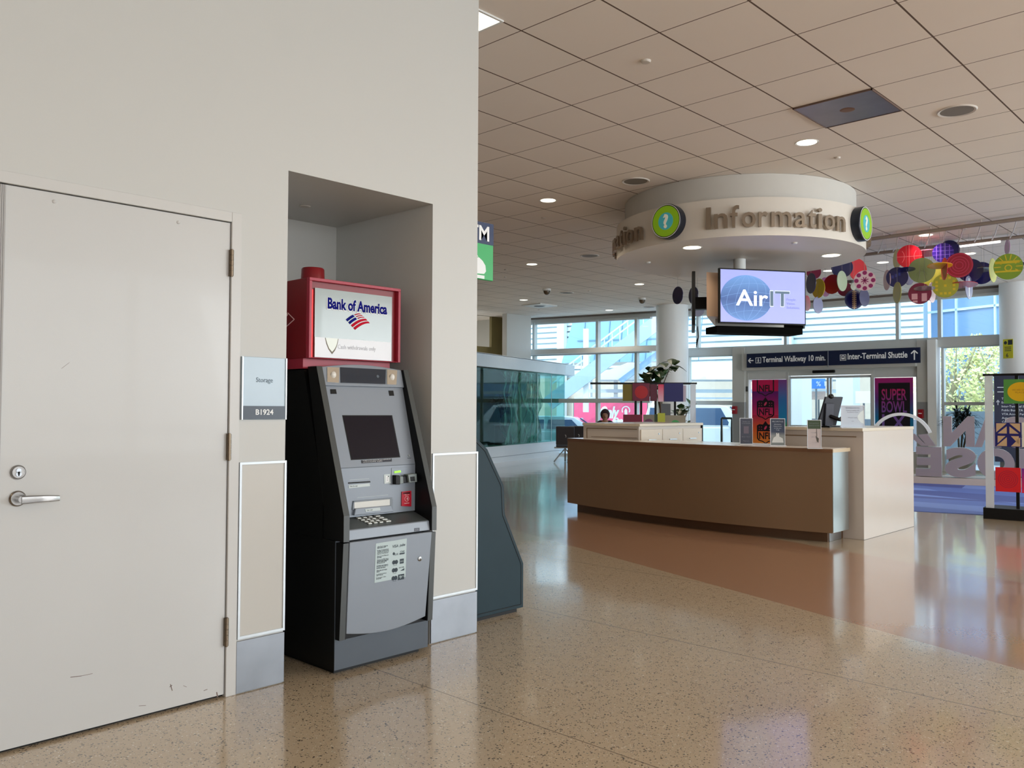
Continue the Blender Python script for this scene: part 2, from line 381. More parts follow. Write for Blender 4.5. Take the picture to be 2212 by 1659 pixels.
tag(obj('ceiling_spot', lathe(B(), (*onz(659, 445, NZ).xy, NZ-.001), [(0, -.006), (.03, -.005), (.036, 0)], 24), mat('dull_white', (196, 190, 180), .5), smooth=True), 'small round cover plate in the ceiling of the niche', 'cover plate')

# ------------------------------------------------------------------ ATM
AX0, AX1 = 2.76, 3.435
atm = thing('cash_machine', ((AX0+AX1)/2, 4.4, 0), 'tall grey and black cash machine with sloping front standing in the niche', 'cash machine')
b = B(); box(b, AX0, 3.985, .03, AX1, 4.85, .74); extr(b, [(AX0+.002, y, z) for y, z in ((4.11, .74), (4.85, .74), (4.85, 1.70), (4.32, 1.70), (4.11, 1.0))], (AX1-AX0-.004, 0, 0))
obj('body', b, black, atm)
b = B(); pl = Pl((0, 3.985, 0), (1, 0, 0))
pl.rect(b, AX0, .03, AX1, .19, 0, .004); pl.rect(b, AX0, .19, AX0+.028, .74, 0, .003); obj('lower_front', b, slate, atm)
b = B(); box(b, AX0+.03, 4.03, 0, AX1-.03, 4.8, .03); obj('plinth', b, black, atm)
for s, x0, x1 in ((0, AX0, AX0+.04), (1, AX1-.038, AX1)):
    prof = [(4.19, 1.717), (3.908, .885), (3.908, .742), (4.1, .742), (4.1, .9), (4.28, 1.717)]
    b = extr(B(), [(x0, y, z) for y, z in prof], (x1-x0, 0, 0)); c = obj('side_cheek', b, black, atm, bevel=.004)
    b = B(); yo = -.0015
    fr = [(4.19, 1.717), (3.908, .885), (3.908, .742)]
    for (ya, za), (yb, zb) in zip(fr, fr[1:]):
        extr(b, [(x0+.001, ya+yo, za), (x1-.001, ya+yo, za), (x1-.001, yb+yo, zb), (x0+.001, yb+yo, zb)], (0, .003, 0))
    obj('cheek_trim', b, dark, c)
    prof = [(3.915, .733), (3.94, .20), (3.99, .20), (3.99, .733)]
    b = extr(B(), [(x0+(.004 if s == 0 else -.004), y, z) for y, z in prof], (x1-x0, 0, 0)); c = obj('lower_cheek', b, black, atm)
    b = extr(B(), [(x0+.001+(.004 if s == 0 else -.004), 3.9135, .733), (x1-.001, 3.9135, .733), (x1-.001, 3.9385, .20), (x0+.001, 3.9385, .20)], (0, .0012, 0)); obj('cheek_trim', b, dark, c)
    # lamp trim
FX0, FX1 = AX0+.04, AX1-.038
# fascia: sloping upper part
sl = (4.225-4.067)/(1.717-1.134)
b = extr(B(), [(FX0, y, z) for y, z in ((4.225, 1.717), (4.067, 1.134), (4.067, .85), (4.2, .85), (4.3, 1.717))], (FX1-FX0, 0, 0))
fas = obj('fascia', b, silver, atm)
FU = Pl((FX0, 4.067, 1.134), (1, 0, 0), (0, sl, 1)); FL = Pl((FX0, 4.067, .85), (1, 0, 0))
FW = FX1-FX0
# head panel with arched top
a0 = FU.puv(705, 834)[1]; ht = FU.puv(780, 790)[1]
VT = (1.717-1.134)*math.hypot(1, sl)
pts = [(0, a0), (FW, a0)]+[(FW*(1-k/16), VT-.006+.024*math.sin(math.pi*k/16)) for k in range(17)]
head = obj('head_panel', FU.poly(B(), pts, .0, .016), silver, atm, bevel=.004)
b = B(); FU.quad(b, [(732, 829), (829, 832), (830, 800), (731, 795)], .016, .003); obj('camera_window', b, mat('dark_blue_glass', (30, 42, 56), .06, coat=.5), head, bevel=.002)
b = B(); u, v = FU.puv(812, 815); FU.disc(b, u, v, .009, .019, .002); obj('camera_lens', b, mat('lens_grey', (86, 98, 110), .3), head)
for q in ([(703, 827), (728, 829), (729, 796), (703, 795)], [(832, 832), (852, 833), (854, 802), (832, 800)]):
    bq = B(); FU.quad(bq, q, .016, .004); la = obj('lamp', bq, mat('mirror', (225, 222, 212), .12, 1), head)
    cx = sum(FU.puv(*p)[0] for p in q)/4; cy = sum(FU.puv(*p)[1] for p in q)/4
    obj('bulb', ball(B(), FU.uv(cx, cy, .022), .018, .012, .02), mat('lamp_bulb', (225, 222, 214), .1), la, smooth=True)
for q in ([(714, 851), (727, 851), (725, 841), (713, 841)], [(841, 855), (851, 855), (849, 844), (839, 844)]):
    b = B(); FU.quad(b, q, 0, .003); obj('speaker_port', b, black, fas)
b = B(); FU.quad(b, [(760, 992), (862, 986), (845, 899), (741, 899)], 0, .002); sc = obj('screen', b, mat('screen_glass', (24, 20, 30), .1, spec=.25), fas)
b = B(); FU.quad(b, [(758, 994), (864.5, 988), (847, 897), (739, 897)], 0, .001); obj('screen_bezel', b, black, fas)
b = B(); FU.quad(b, [(781, 1001), (846, 997), (845.5, 990.5), (780, 994.5)], 0, .003); st = obj('sticker', b, mat('sticker_navy', (18, 22, 40), .4), fas)
b = B(); u0, v0 = FU.puv(783, 999.2); u1, _ = FU.puv(843, 993)
text_into(b, 'To report a problem with this ATM, please call 800.432.1000', FU.M(u0+.002, v0+.0085, .0035), .0075, .205, .0006, align='LEFT', res=1)
text_into(b, 'and reference this ATM ID:  IBCAM732', FU.M(u0+.002, v0-.0005, .0035), .0075, .14, .0006, align='LEFT', res=1); obj('lettering', b, whitep, st)
b = B(); u, v = FU.puv(883, 984); FU.disc(b, u, v, .006, 0, .004); obj('audio_jack', b, steel, fas)
b = B(); text_into(b, 'Audio Jack', FU.M(u, v-.018, .001), .008, .03, .0005, res=1); obj('lettering', b, inkd, fas)
b = B(); FL.rect(b, 0, (1.134-.85)-.002, FW, (1.134-.85)+.002, 0, .001); obj('seam', b, mat('seam_grey', (84, 92, 100), .5), fas)
# receipt slot
b = B(); FL.quad(b, [(752, 1045), (800, 1042), (799, 1039), (752, 1042)], 0, .003); obj('receipt_slot', b, black, fas)
b = B(); FL.quad(b, [(753, 1055), (799, 1050), (798, 1044), (753, 1048)], 0, .002); st = obj('slot_label', b, mat('pale_label', (196, 206, 206), .4), fas)
u, v = FL.puv(755, 1052); obj('lettering', text_into(B(), 'Take Receipt', FL.M(u, v, .002), .011, .055, .0006, align='LEFT', res=1), inkd, st)
b = B(); FL.line(b, *FL.puv(755, 1037), *FL.puv(797, 1034), .0025, 0, .001); FL.line(b, *FL.puv(772, 1075), *FL.puv(838, 1069), .0025, 0, .001); obj('light_strip', b, mat('pale_line', (180, 188, 190), .4), fas)
# cash tray
b = B(); FL.quad(b, [(761, 1113), (847, 1105), (841, 1091), (764, 1098)], 0, .02); tray = obj('cash_tray', b, silver, fas, bevel=.004)
b = B(); FL.quad(b, [(763, 1099), (841, 1091), (841, 1078), (764, 1085)], 0, .006); obj('cash_shutter', b, mat('shutter_white', (214, 214, 208), .3), tray)
b = B()
for q in ([(760, 1101), (764, 1101), (764, 1083), (762, 1083)], [(841, 1093), (847, 1105), (847, 1078), (841, 1077)], [(762, 1085), (846, 1077), (846, 1074.5), (762, 1082)]): FL.quad(b, q, 0, .007)
obj('tray_surround', b, mat('tray_shade', (120, 128, 136), .4), tray)
b = B(); FL.quad(b, [(785, 1105), (817, 1102), (816, 1095.5), (784, 1099)], .02, .002); st = obj('slot_label', b, mat('pale_label', (196, 206, 206), .4), tray)
u, v = FL.puv(787, 1103); obj('lettering', text_into(B(), 'Take Cash', FL.M(u, v, .0222), .011, .042, .0006, align='LEFT', res=1), inkd, st)
# card reader
b = B(); FL.quad(b, [(846, 1047), (893, 1042), (889, 1009), (845, 1011)], 0, .003); cr_ = obj('card_reader', b, silver, fas, bevel=.001)
b = B(); FL.quad(b, [(851, 1022), (865, 1020), (864, 1016), (851, 1018)], .003, .003); obj('ready_light', b, mat('green_led', (140, 230, 30), .3, emit=.9), cr_)
b = B(); FL.quad(b, [(847, 1046), (857, 1046), (856, 1026), (847, 1026)], .0, .035); FL.quad(b, [(857, 1044), (875, 1042), (874, 1026), (864, 1028)], 0, .03); obj('reader_throat', b, black, cr_, bevel=.004)
b = B(); FL.quad(b, [(874, 1042), (891, 1040), (890, 1022), (871, 1024)], 0, .045); FL.quad(b, [(856, 1045), (864, 1044), (863, 1028), (856, 1028)], .0, .036); obj('reader_hood', b, mat('hood_grey', (112, 122, 120), .35), cr_, bevel=.003)
b = B(); FL.quad(b, [(877, 1039), (886, 1038), (885, 1028), (876, 1029)], .045, .002); obj('card_slot', b, black, cr_)
b = B(); FL.quad(b, [(830, 1045), (844, 1044), (842, 1024), (829, 1025)], 0, .002); st = obj('card_diagram', b, mat('pale_label', (196, 206, 206), .4), fas)
b = B(); FL.quad(b, [(833, 1042), (840, 1041), (839, 1028), (833, 1028)], .002, .001); obj('card_picture', b, whitep, st)
b = B(); FL.quad(b, [(837, 1030), (839, 1030), (839, 1028), (837, 1028)], .003, .001)
for k in range(3): FL.line(b, *FL.puv(835, 1032+k*3), *FL.puv(837, 1031.7+k*3), .002, .003, .001)
obj('card_arrow', b, inkd, st)
# red contactless panel
b = B(); FL.quad(b, [(866, 1093), (887, 1094), (887, 1060), (867, 1062)], 0, .008); ct = obj('contactless_reader', b, mat('contactless_red', (190, 24, 48), .3), fas, bevel=.001)
b = B(); FL.quad(b, [(869, 1067), (884, 1066), (884, 1062.5), (869, 1064)], .008, .001); obj('reader_window', b, mat('window_brown', (70, 30, 34), .2), ct)
u, v = FL.puv(877, 1077); b = B(); FL.ring(b, u, v, .015, .0165, .008, .001, 24)
for r_ in (.004, .007, .010): FL.ring(b, u-.004, v, r_, r_+.0014, .008, .001, 8, -.9, .9)
text_into(b, 'Contactless Reader', FL.M(u, v-.030, .008), .010, .040, .0006, res=1); text_into(b, 'Tap here to begin', FL.M(u, v+.022, .008), .008, .036, .0006, res=1); obj('lettering', b, whitep, ct)
# keypad shelf and lip
b = extr(B(), [(FX0, y, z) for y, z in ((4.10, .852), (3.932, .800), (3.922, .744), (4.10, .744))], (FW, 0, 0)); sh = obj('shelf', b, silver, atm, bevel=.004)
SH = Pl((FX0, 3.934, .8005), (1, 0, 0), (0, .166, .0515))
b = B(); SH.rect(b, .002, .004, FW-.002, .168, 0, .0012); obj('shelf_top', b, mat('shelf_grey', (74, 80, 80), .4), sh)
ks = mat('key_steel', (196, 196, 188), .3, .6)
for r_ in range(4):
    for c_ in range(4):
        ox = .006*r_
        x = .155+c_*.040+(.008 if c_ == 3 else 0)+ox; y = .118-r_*.027
        wk = .040 if c_ == 3 else .030
        kp = B(); SH.rect(kp, x, y, x+wk-.004, y+.021, .0012, .008); obj('key', kp, ks, sh, bevel=.002)
for r_ in range(4):
    for c_, ch in enumerate(('123C', '456E', '789?', '*0# ')[r_]):
        if ch != ' ': b = B(); text_into(b, ch, SH.M(.155+c_*.040+.014+.006*r_, .118-r_*.027+.005, .0093), .014, None, .0004, res=1); obj('key_lettering', b, inkd, sh)
LP = Pl((FX0, 3.922, .744), (1, 0, 0), (0, .010, .056))
b = B(); LP.quad(b, [(895, 1148), (906, 1147), (906, 1140), (895, 1141)], 0, .002); st = obj('lip_socket', b, mat('socket_dark', (52, 56, 70), .4), sh)
u, v = LP.puv(900, 1146); obj('lettering', text_into(B(), 'NCR', LP.M(u, v, .002), .012, .025, .0005, res=1), mat('grey_ink', (120, 128, 140), .4), st)
# lower door, bottom edge curved
DP = Pl((FX0, 3.915, .735), (1, 0, 0), (0, -.025*1.0, .535))
pts = [(.006, 0), (FW+.008, 0)]
nb = 14
for k in range(nb+1):
    t = k/nb; x = (FW+.008)*(1-t)+.006*t; x -= .028*(1-t)
    pts.append((x, -.505-.030*math.sin(math.pi*min(1, t*.5+.5))*0-.035*math.sin(math.pi*t)-.0*t))
ld = obj('lower_door', DP.poly(B(), pts, -.03, .032), silver, atm, bevel=.004)
u, v = DP.puv(906, 1207); k_ = obj('door_lock', lathe(B(), DP.uv(u, v, .002), [(.014, 0), (.014, .004), (.009, .006), (0, .006)], 24, DP.n), chrome, ld, smooth=True)
b = B(); DP.rect(b, u-.002, v-.006, u+.002, v+.004, .0085, .001); obj('keyhole', b, black, k_)
b = B(); Q = [(808, 1259), (875, 1246), (878, 1163), (811, 1174)]; DP.quad(b, Q, .0025, .001); st = obj('notice_sticker', b, mat('notice_pale', (186, 202, 204), .5), ld)
P0 = [Vector(DP.puv(*q)) for q in Q]; nw = (P0[1]-P0[0]).x; nh = P0[3].y-P0[0].y; ox, oy = P0[3].x, P0[3].y
b = B()
lines = [('Safety Tips for Using the', 1), ('Bank of America ATM', 1), ('', 0), ('Be aware of people and your', 1), ('surroundings, especially when using', 0), ('an ATM. If someone appears to be', 0), ('suspicious, come back later', 0), ('', 0), ('When you use the ATM have your', 0), ('card ready.', 1), ('', 0), ('Stand close to the ATM so that you', 0), ('can shield the keypad with your hand', 1), ('when you enter your PIN', 1), ('and count your cash', 0), ('', 0), ('Immediately report all crimes to', 1), ('the operator of the ATM or to', 0), ('local law enforcement', 1), ('', 0), ('Always take your receipts', 1), ('with you', 0), ('', 0), ('For emergency assistance', 0), ('call 911 at once', 1), ('', 0), ('For help please call us', 0), ('800.432.1000', 0)]
for k, (s, bo) in enumerate(lines):
    if s: text_into(b, s, DP.M(ox+.012, oy-.024-k*nh*.031*.98, .0036), .0105, min(.082, .0030*len(s)), .0004, .0002*bo, 'LEFT', res=1)
cols = (ox+nw*.64, ox+nw*.86)
rows = [oy-.032-k*.046 for k in range(5)]
text_into(b, 'VISA', DP.M(cols[0]-.002, rows[0]-.006, .0036), .022, .042, .0004, .0004, shear=.2)
text_into(b, 'pulse', DP.M(cols[1], rows[0]-.004, .0036), .022, .042, .0004, .0006, shear=.3)
text_into(b, 'PLUS', DP.M(cols[0]+.005, rows[1]-.006, .0036), .016, .032, .0004, .0003); DP.disc(b, cols[0]-.012, rows[1]+.005, .008, .0036, .0004)
DP.poly(b, [(cols[1]-.02, rows[1]-.006), (cols[1]+.017, rows[1]-.006), (cols[1]+.021, rows[1]+.003), (cols[1]-.018, rows[1]+.003)], .0036, .0004)
text_into(b, 'STAR', DP.M(cols[1], rows[1]+.006, .0036), .013, .034, .0004, .0003, shear=.3)
for k in (2, 3, 4):
    DP.disc(b, cols[0]-.009, rows[k], .0125, .0036, .0004); DP.disc(b, cols[0]+.009, rows[k], .0125, .0036, .0004)
    text_into(b, ('mastercard', 'maestro', 'cirrus')[k-2], DP.M(cols[0], rows[k]-.020, .0036), .008, .026, .0003, res=1)
DP.rect(b, cols[1]-.015, rows[2]-.014, cols[1]+.015, rows[2]+.014, .0036, .0004)
text_into(b, 'DISCOVER', DP.M(cols[1], rows[3]+.006, .0036), .010, .038, .0003, .0002, res=1); DP.poly(b, [(cols[1]-.01, rows[3]-.010), (cols[1]+.021, rows[3]-.010), (cols[1]+.021, rows[3]+.003)], .0036, .0004)
DP.rect(b, cols[1]-.024, rows[4]-.016, cols[1]+.022, rows[4]+.016, .0036, .0004)
obj('lettering', b, mat('notice_ink', (38, 52, 62), .5), st)
b = B(); text_into(b, 'AMEX', DP.M(cols[1], rows[2]-.004, .0041), .010, .024, .0003, res=1)
DP.line(b, cols[1]-.014, rows[4]+.006, cols[1]-.004, rows[4]-.008, .003, .0041, .0003); DP.line(b, cols[1]-.010, rows[4]+.010, cols[1]+.002, rows[4]-.004, .003, .0041, .0003)
text_into(b, 'NYCE', DP.M(cols[1]+.008, rows[4], .0041), .011, .022, .0003, res=1)
obj('lettering', b, mat('notice_pale', (176, 192, 194), .5), st)

# red illuminated topper
TX0, TX1, TY, TZ0, TZ1 = 2.74, 3.41, 4.236, 1.765, 2.232
tp = thing('topper_sign', ((TX0+TX1)/2, 4.5, 1.705), 'red lightbox with blue lettering and striped flag mark on top of the cash machine', 'sign')
b = B(); box(b, TX0, TY+.03, TZ0, TX1, 4.80, TZ1)
obj('casing', b, mat('dark_red', (128, 8, 22), .35), tp, bevel=.003)
b = B(); fz = .018
box(b, TX0, TY, TZ0, TX0+fz, TY+.03, TZ1-fz); box(b, TX1-fz, TY, TZ0, TX1, TY+.03, TZ1-fz); box(b, TX0, TY, TZ1-fz, TX1, TY+.03, TZ1); box(b, TX0+fz, TY, TZ0, TX1-fz, TY+.03, TZ0+.004)
obj('face_frame', b, mat('rose_red', (168, 40, 62), .4), tp, bevel=.002)
b = B(); box(b, TX0+.005, 4.304, 1.706, TX1-.03, 4.80, TZ0); obj('base_band', b, mat('rose_red', (168, 40, 62), .4), tp)
TP = Pl((2.79, TY+.026, 1.772), (1, 0, 0)); tw, thh = .565, .405
b = B(); TP.rect(b, 0, 0, tw, thh, 0, .006); fc = obj('sign_face', b, mat('face_grey', (134, 142, 139), .2, .1, coat=.3), tp)
b = B(); TP.rect(b, -.024, .0, -.012, thh-.012, 0, .004); obj('neon_edge', b, mat('neon_red', (255, 14, 10), .4, emit=1.0), tp)
b = B(); TP.rect(b, .001, .001, tw-.008, .118, .006, .002); lb = obj('lower_strip', b, mat('strip_white', (222, 224, 228), .3, emit=.04), fc)
obj('lettering', text_into(B(), 'Cash withdrawals only', TP.M(.30, .058, .0085), .036, .28, .001, res=2), mat('faded_grey', (186, 188, 194), .4, emit=.05), lb)
b = B(); pts = [(.07, .117), (.165, .117), (.155, .075), (.14, .045), (.12, .022), (.095, .05), (.078, .085)]
TP.poly(b, pts, .0085, .0004); obj('burn_mark', b, mat('burn_brown', (120, 112, 96), .6), lb)
b = B(); pts = [(.074, .117), (.161, .117), (.15, .076), (.136, .052), (.12, .036), (.099, .056), (.083, .088)]
TP.poly(b, pts, .0089, .0004); obj('burn_mark', b, mat('burn_pale', (228, 234, 226), .4, emit=.1), lb)
u0, v0 = TP.puv(705, 664); u1, _ = TP.puv(834, 676)
obj('lettering', text_into(B(), 'Bank of America', TP.M((u0+u1)/2, v0-.006, .0062), .088, u1-u0+.006, .002, .0058), whitep, fc)
obj('lettering', text_into(B(), 'Bank of America', TP.M((u0+u1)/2+.002, v0-.004, .0084), .088, u1-u0-.002, .001, .0032), mat('bank_blue', (8, 14, 116), .6, spec=.08), fc)
cu_, cv = TP.puv(771, 691); fb, fr_ = B(), B()
def para(bm, s0, s1, t0, t1):
    f = lambda s, t: (cu_+(s*.052-t*.036)+.0, cv+(s*.024+t*.030)-.01*(s*s))
    n = 8; TP.poly(bm, [f(s0+(s1-s0)*k/n, t0) for k in range(n+1)]+[f(s1+(s0-s1)*k/n, t1) for k in range(n+1)], .0065, .002)
para(fr_, -1, 1.1, -.95, -.6); para(fr_, -1, 1.1, -.45, -.1)
para(fr_, .15, 1.05, .1, .25); para(fr_, .15, 1.0, .42, .57); para(fr_, .15, .95, .74, .89)
para(fb, -1, -.02, .1, .45); para(fb, -1, -.02, .6, .95)
obj('flag_stripe', fr_, mat('flag_red', (190, 16, 44), .6, spec=.08), fc); obj('flag_field', fb, mat('bank_blue', (8, 14, 116), .6, spec=.08), fc)
b = B(); pl2 = Pl((TX0, TY, 0), (0, -1, 0)); q = [onx(617, 688, TX0), onx(635, 690, TX0), onx(617, 708, TX0)]
for a_, c_ in (((622, 676), (636, 690)), ((636, 690), (612, 712)), ((606, 664), (622, 680)), ((622, 680), (606, 694))):
    P_, Q_ = onx(*a_, TX0), onx(*c_, TX0); tube(b, [P_+Vector((-.001, 0, 0)), Q_+Vector((-.001, 0, 0))], .003, 5)
obj('side_flag_outline', b, mat('pale_pink', (236, 190, 190), .4), tp)
b = lathe(B(), (2.90, 4.45, TZ1), [(0, 0), (.072, 0), (.068, .085), (.062, .092), (0, .092)], 40); obj('vent_cap', b, mat('dark_red', (128, 8, 22), .35), tp, smooth=True)

# second machine round the corner, seen from its side
ky0, ky1 = 4.27, 4.95
prof = [(3.96, 1.60), (4.06, 1.36), (4.109, 1.277), (4.222, 1.193), (4.387, .931), (4.402, .725), (4.598, .348), (4.598, .03), (3.96, .03)]
k2 = thing('wall_kiosk', (4.2, 4.6, 0), 'dark blue grey kiosk cabinet with slanted front past the wall corner', 'kiosk')
obj('cabinet', extr(B(), [(x, ky0, z) for x, z in prof], (0, ky1-ky0, 0)), mat('teal_slate', (40, 58, 66), .5, var=.12, scale=4, spec=.2), k2, bevel=.004)
def inset(pr, d):
    c = Vector((sum(p[0] for p in pr)/len(pr), sum(p[1] for p in pr)/len(pr))); return [((Vector(p)-c)*(1-d)+c)[:] for p in pr]
pin = [(3.96, 1.56), (4.04, 1.345), (4.09, 1.262), (4.20, 1.178), (4.362, .925), (4.378, .718), (4.575, .342), (4.575, .055), (3.96, .055)]
b = B()
for (p_, q_) in zip(pin, pin[1:]): tube(b, [(p_[0], ky0-.001, p_[1]), (q_[0], ky0-.001, q_[1])], .0035, 5)
obj('edge_groove', b, mat('groove', (24, 34, 40), .5), k2)
obj('plinth', box(B(), 3.97, ky0+.03, 0, 4.56, ky1-.03, .03), black, k2)
# ATM flag sign
fs_ = tag(obj('flag_sign', box(B(), WX, 4.29, 2.385, 4.29, 4.315, 2.79), mat('sign_green', (44, 168, 92), .35, emit=.06), bevel=.004), 'green and navy ATM sign sticking out past the wall corner', 'sign')
pl = Pl((WX, 4.29, 2.385), (1, 0, 0)); ww = 4.29-WX
b = B(); pl.rect(b, .0, .252, ww, .405, 0, .002); obj('navy_band', b, mat('sign_navy2', (12, 40, 84), .35), fs_)
obj('lettering', text_into(B(), 'ATM', pl.M(ww/2-.022, .278, .003), .145, ww*.86, .001, .003), whitep, fs_)
b = B(); pl.poly(b, [(.06, .22), (.12, .252), (.235, .10), (.18, .08)], 0, .002); pl.poly(b, [(.02, .22), (.06, .24), (.20, .10), (.15, .08)], .001, .002)
pl.poly(b, [(.11, .10), (.14, .135), (.16, .12), (.17, .145), (.20, .15), (.235, .13), (.262, .10), (.268, .06), (.25, .04), (.17, .035), (.145, .05), (.13, .065)], .003, .002)
pl.rect(b, .165, .005, .255, .028, 0, .003); obj('hand_pictogram', b, whitep, fs_)
b = B(); pl.poly(b, [(.066, .215), (.12, .243), (.225, .104), (.185, .09)], .0025, .001); obj('banknote', b, mat('sign_green', (44, 168, 92), .35), fs_)

# ------------------------------------------------------------------ ceiling fittings
lampm = mat('lamp_glow', (255, 246, 226), .3, emit=3.2)
def downlight(x, y, z, label, r=.105, power=90, grp='recessed ceiling downlights'):
    t = thing('downlight', (x, y, z), label, 'ceiling light', grp)
    obj('trim_ring', lathe(B(), (x, y, z), [(r, 0), (r+.018, -.004), (r+.02, 0)], 32), white, t, smooth=True)
    obj('lens', lathe(B(), (x, y, z-.002), [(0, 0), (r, 0)], 32), lampm, t)
    l = light('downlight_lamp', 'SPOT', (x, y, z-.03), power, (1, .86, .68), (x, y, 0), spot_size=2.2, spot_blend=.6, shadow_soft_size=.1)
    l.parent = t; l.matrix_parent_inverse = W(t).inverted()
    return t
DL = [((1743, 308), 'bright round downlight nearest the dark ceiling diffuser'), ((1184, 433), 'bright round downlight near the wall corner, left of the round grille'),
      ((1149, 571), 'round downlight above the glass enclosure, in the middle distance'), ((1131, 648), 'small far downlight left of the square ceiling diffuser'),
      ((1316, 670), 'far downlight just before the glass facade edge, left of the column'), ((1381, 614), 'distant downlight left of the hanging screens, over the waiting area'),
      ((1505, 587), 'downlight seen just above the edge of the left hanging screen'), ((2000, 508), 'pink tinged downlight above the coloured discs under the rigging'),
      ((1907, 567), 'downlight between the two clusters of hanging coloured discs'), ((2094, 548), 'downlight behind the red ringed disc of the right cluster'),
      ((1790, 585), 'downlight half hidden by the drum edge above the navy disc')]
for (px, py), lab in DL:
    q = onz(px, py, CH); downlight(q.x, q.y, CH, lab)
for x, y in ((5.16, 7.9), (1.35, -2.0), (5.16, -2.0), (-2.5, -2.0), (-2.5, 2.0), (5.16, .28), (12.8, .28), (8.97, .28)):
    l = light('ceiling_lamp', 'AREA', (x, y, CH-.02), 15, (1, .76, .5), (x, y, 0), .25)
# square light by the wall corner
q = onz(1046, 49, CH); x1 = q.x+.14
t = thing('square_light', (4.40, 4.62, CH), 'warm square recessed light beside the wall top corner', 'ceiling light')
b = B(); box(b, 4.25, 4.46, CH-.012, 4.56, 4.48, CH); box(b, 4.25, 4.76, CH-.012, 4.56, 4.78, CH); box(b, 4.25, 4.48, CH-.012, 4.27, 4.76, CH); box(b, 4.54, 4.48, CH-.012, 4.56, 4.76, CH); obj('trim_frame', b, white, t)
obj('lens', box(B(), 4.27, 4.48, CH-.006, 4.54, 4.76, CH-.002), lampm, t)
def grille(px, py, r, lab):
    q = onz(px, py, CH)
    t = thing('round_grille', (q.x, q.y, CH), lab, 'ceiling grille', 'round ceiling grilles')
    obj('rim', lathe(B(), (q.x, q.y, CH), [(r-.02, -.006), (r, -.012), (r+.012, 0)], 40), mat('rim_white', (214, 208, 200), .4), t, smooth=True)
    obj('mesh_plate', lathe(B(), (q.x, q.y, CH), [(0, -.008), (r-.018, -.006)], 40), mat('grille_grey', (128, 122, 114), .6), t)
for a in ((2067, 239, .17, 'round speaker grille in the ceiling right of the dark diffuser'), (1373, 391, .17, 'round speaker grille in the ceiling left of the information drum'),
          (1274, 552, .17, 'round white rimmed grille left of the drum lower edge'), (1224, 632, .17, 'small far round grille above the glass facade, right of the camera dome'), (1402, 663, .17, 'faint round grille near the ceiling edge left of the hanging screens'), (1690, 577, .2, 'round grille seen under the drum above the screen top')):
    grille(*a)
for i, (px, py, r, lab) in enumerate(((1395, 131, .045, 'round sprinkler cap in a tile near the top of the picture'), (1809, 340, .035, 'sprinkler cap right of the nearest downlight'), (1174, 470, .035, 'sprinkler cap below the left downlight'),
        (1092, 582, .035, 'sprinkler cap beside the far left downlight'), (1091, 598, .03, 'lower of two tiny sprinkler caps by the wall corner'), (1273, 628, .035, 'bright tiny sprinkler cap right of the far grille'), (1378, 568, .03, 'sprinkler cap just left of the drum underside'), (1164, 669, .03, 'tiny sprinkler cap beneath the square diffuser'), (2082, 493, .05, 'dark little fitting on the ceiling above the rigging bars'))):
    q = onz(px, py, CH); tag(obj('sprinkler_cap', lathe(B(), (q.x, q.y, CH), [(0, -.02), (r*.8, -.018), (r, -.004), (r, 0)], 20), mat('cap_white', (206, 198, 188), .4), smooth=True, origin=(q.x, q.y, CH)), lab, 'sprinkler cap', 'ceiling sprinkler caps')
for px, py, lab in ((1181, 628, 'brown camera dome on the far ceiling left of the white grille'), (1387, 648, 'camera dome on the far ceiling left of the navy hanging discs')):
    q = onz(px, py-4, CH); t = thing('camera_dome', (q.x, q.y, CH), lab, 'security camera', 'camera domes')
    obj('mount', cyl(B(), (q.x, q.y, CH-.05), .10, .05), white, t); obj('dome', ball(B(), (q.x, q.y, CH-.06), .085, .085, .09), mat('smoked_dome', (90, 76, 60), .2), t, smooth=True)
# square diffuser far
q = onz(1165, 659, CH); t = thing('square_diffuser', (q.x, q.y, CH), 'white square air diffuser with round core in the far ceiling', 'air diffuser')
obj('plate', box(B(), q.x-.36, q.y-.36, CH-.03, q.x+.36, q.y+.36, CH), white, t); obj('core', lathe(B(), (q.x, q.y, CH-.032), [(0, -.01), (.12, -.012), (.16, 0)], 28), mat('core_grey', (120, 122, 124), .5), t)
# near dark diffuser tile
t = thing('metal_diffuser', (8.2, 3.34, CH), 'dark square metal air diffuser set in the tiled ceiling', 'air diffuser')
b = B(); box(b, 7.835, 2.969, CH-.012, 8.577, 3.711, CH-.002); obj('plate', b, mat('dull_metal', (128, 120, 124), .35, .75, var=.3, scale=3), t)
obj('core', lathe(B(), (8.2, 3.34, CH-.013), [(0, -.004), (.05, -.003), (.07, 0)], 24), mat('rusty_core', (120, 84, 58), .5, .3), t)
b = B(); box(b, 7.825, 2.959, CH-.016, 8.587, 2.969, CH); box(b, 7.825, 3.711, CH-.016, 8.587, 3.721, CH); box(b, 7.825, 2.959, CH-.016, 7.835, 3.721, CH); box(b, 8.577, 2.959, CH-.016, 8.587, 3.721, CH); obj('tile_edge', b, mat('brown_edge', (110, 88, 76), .5), t)

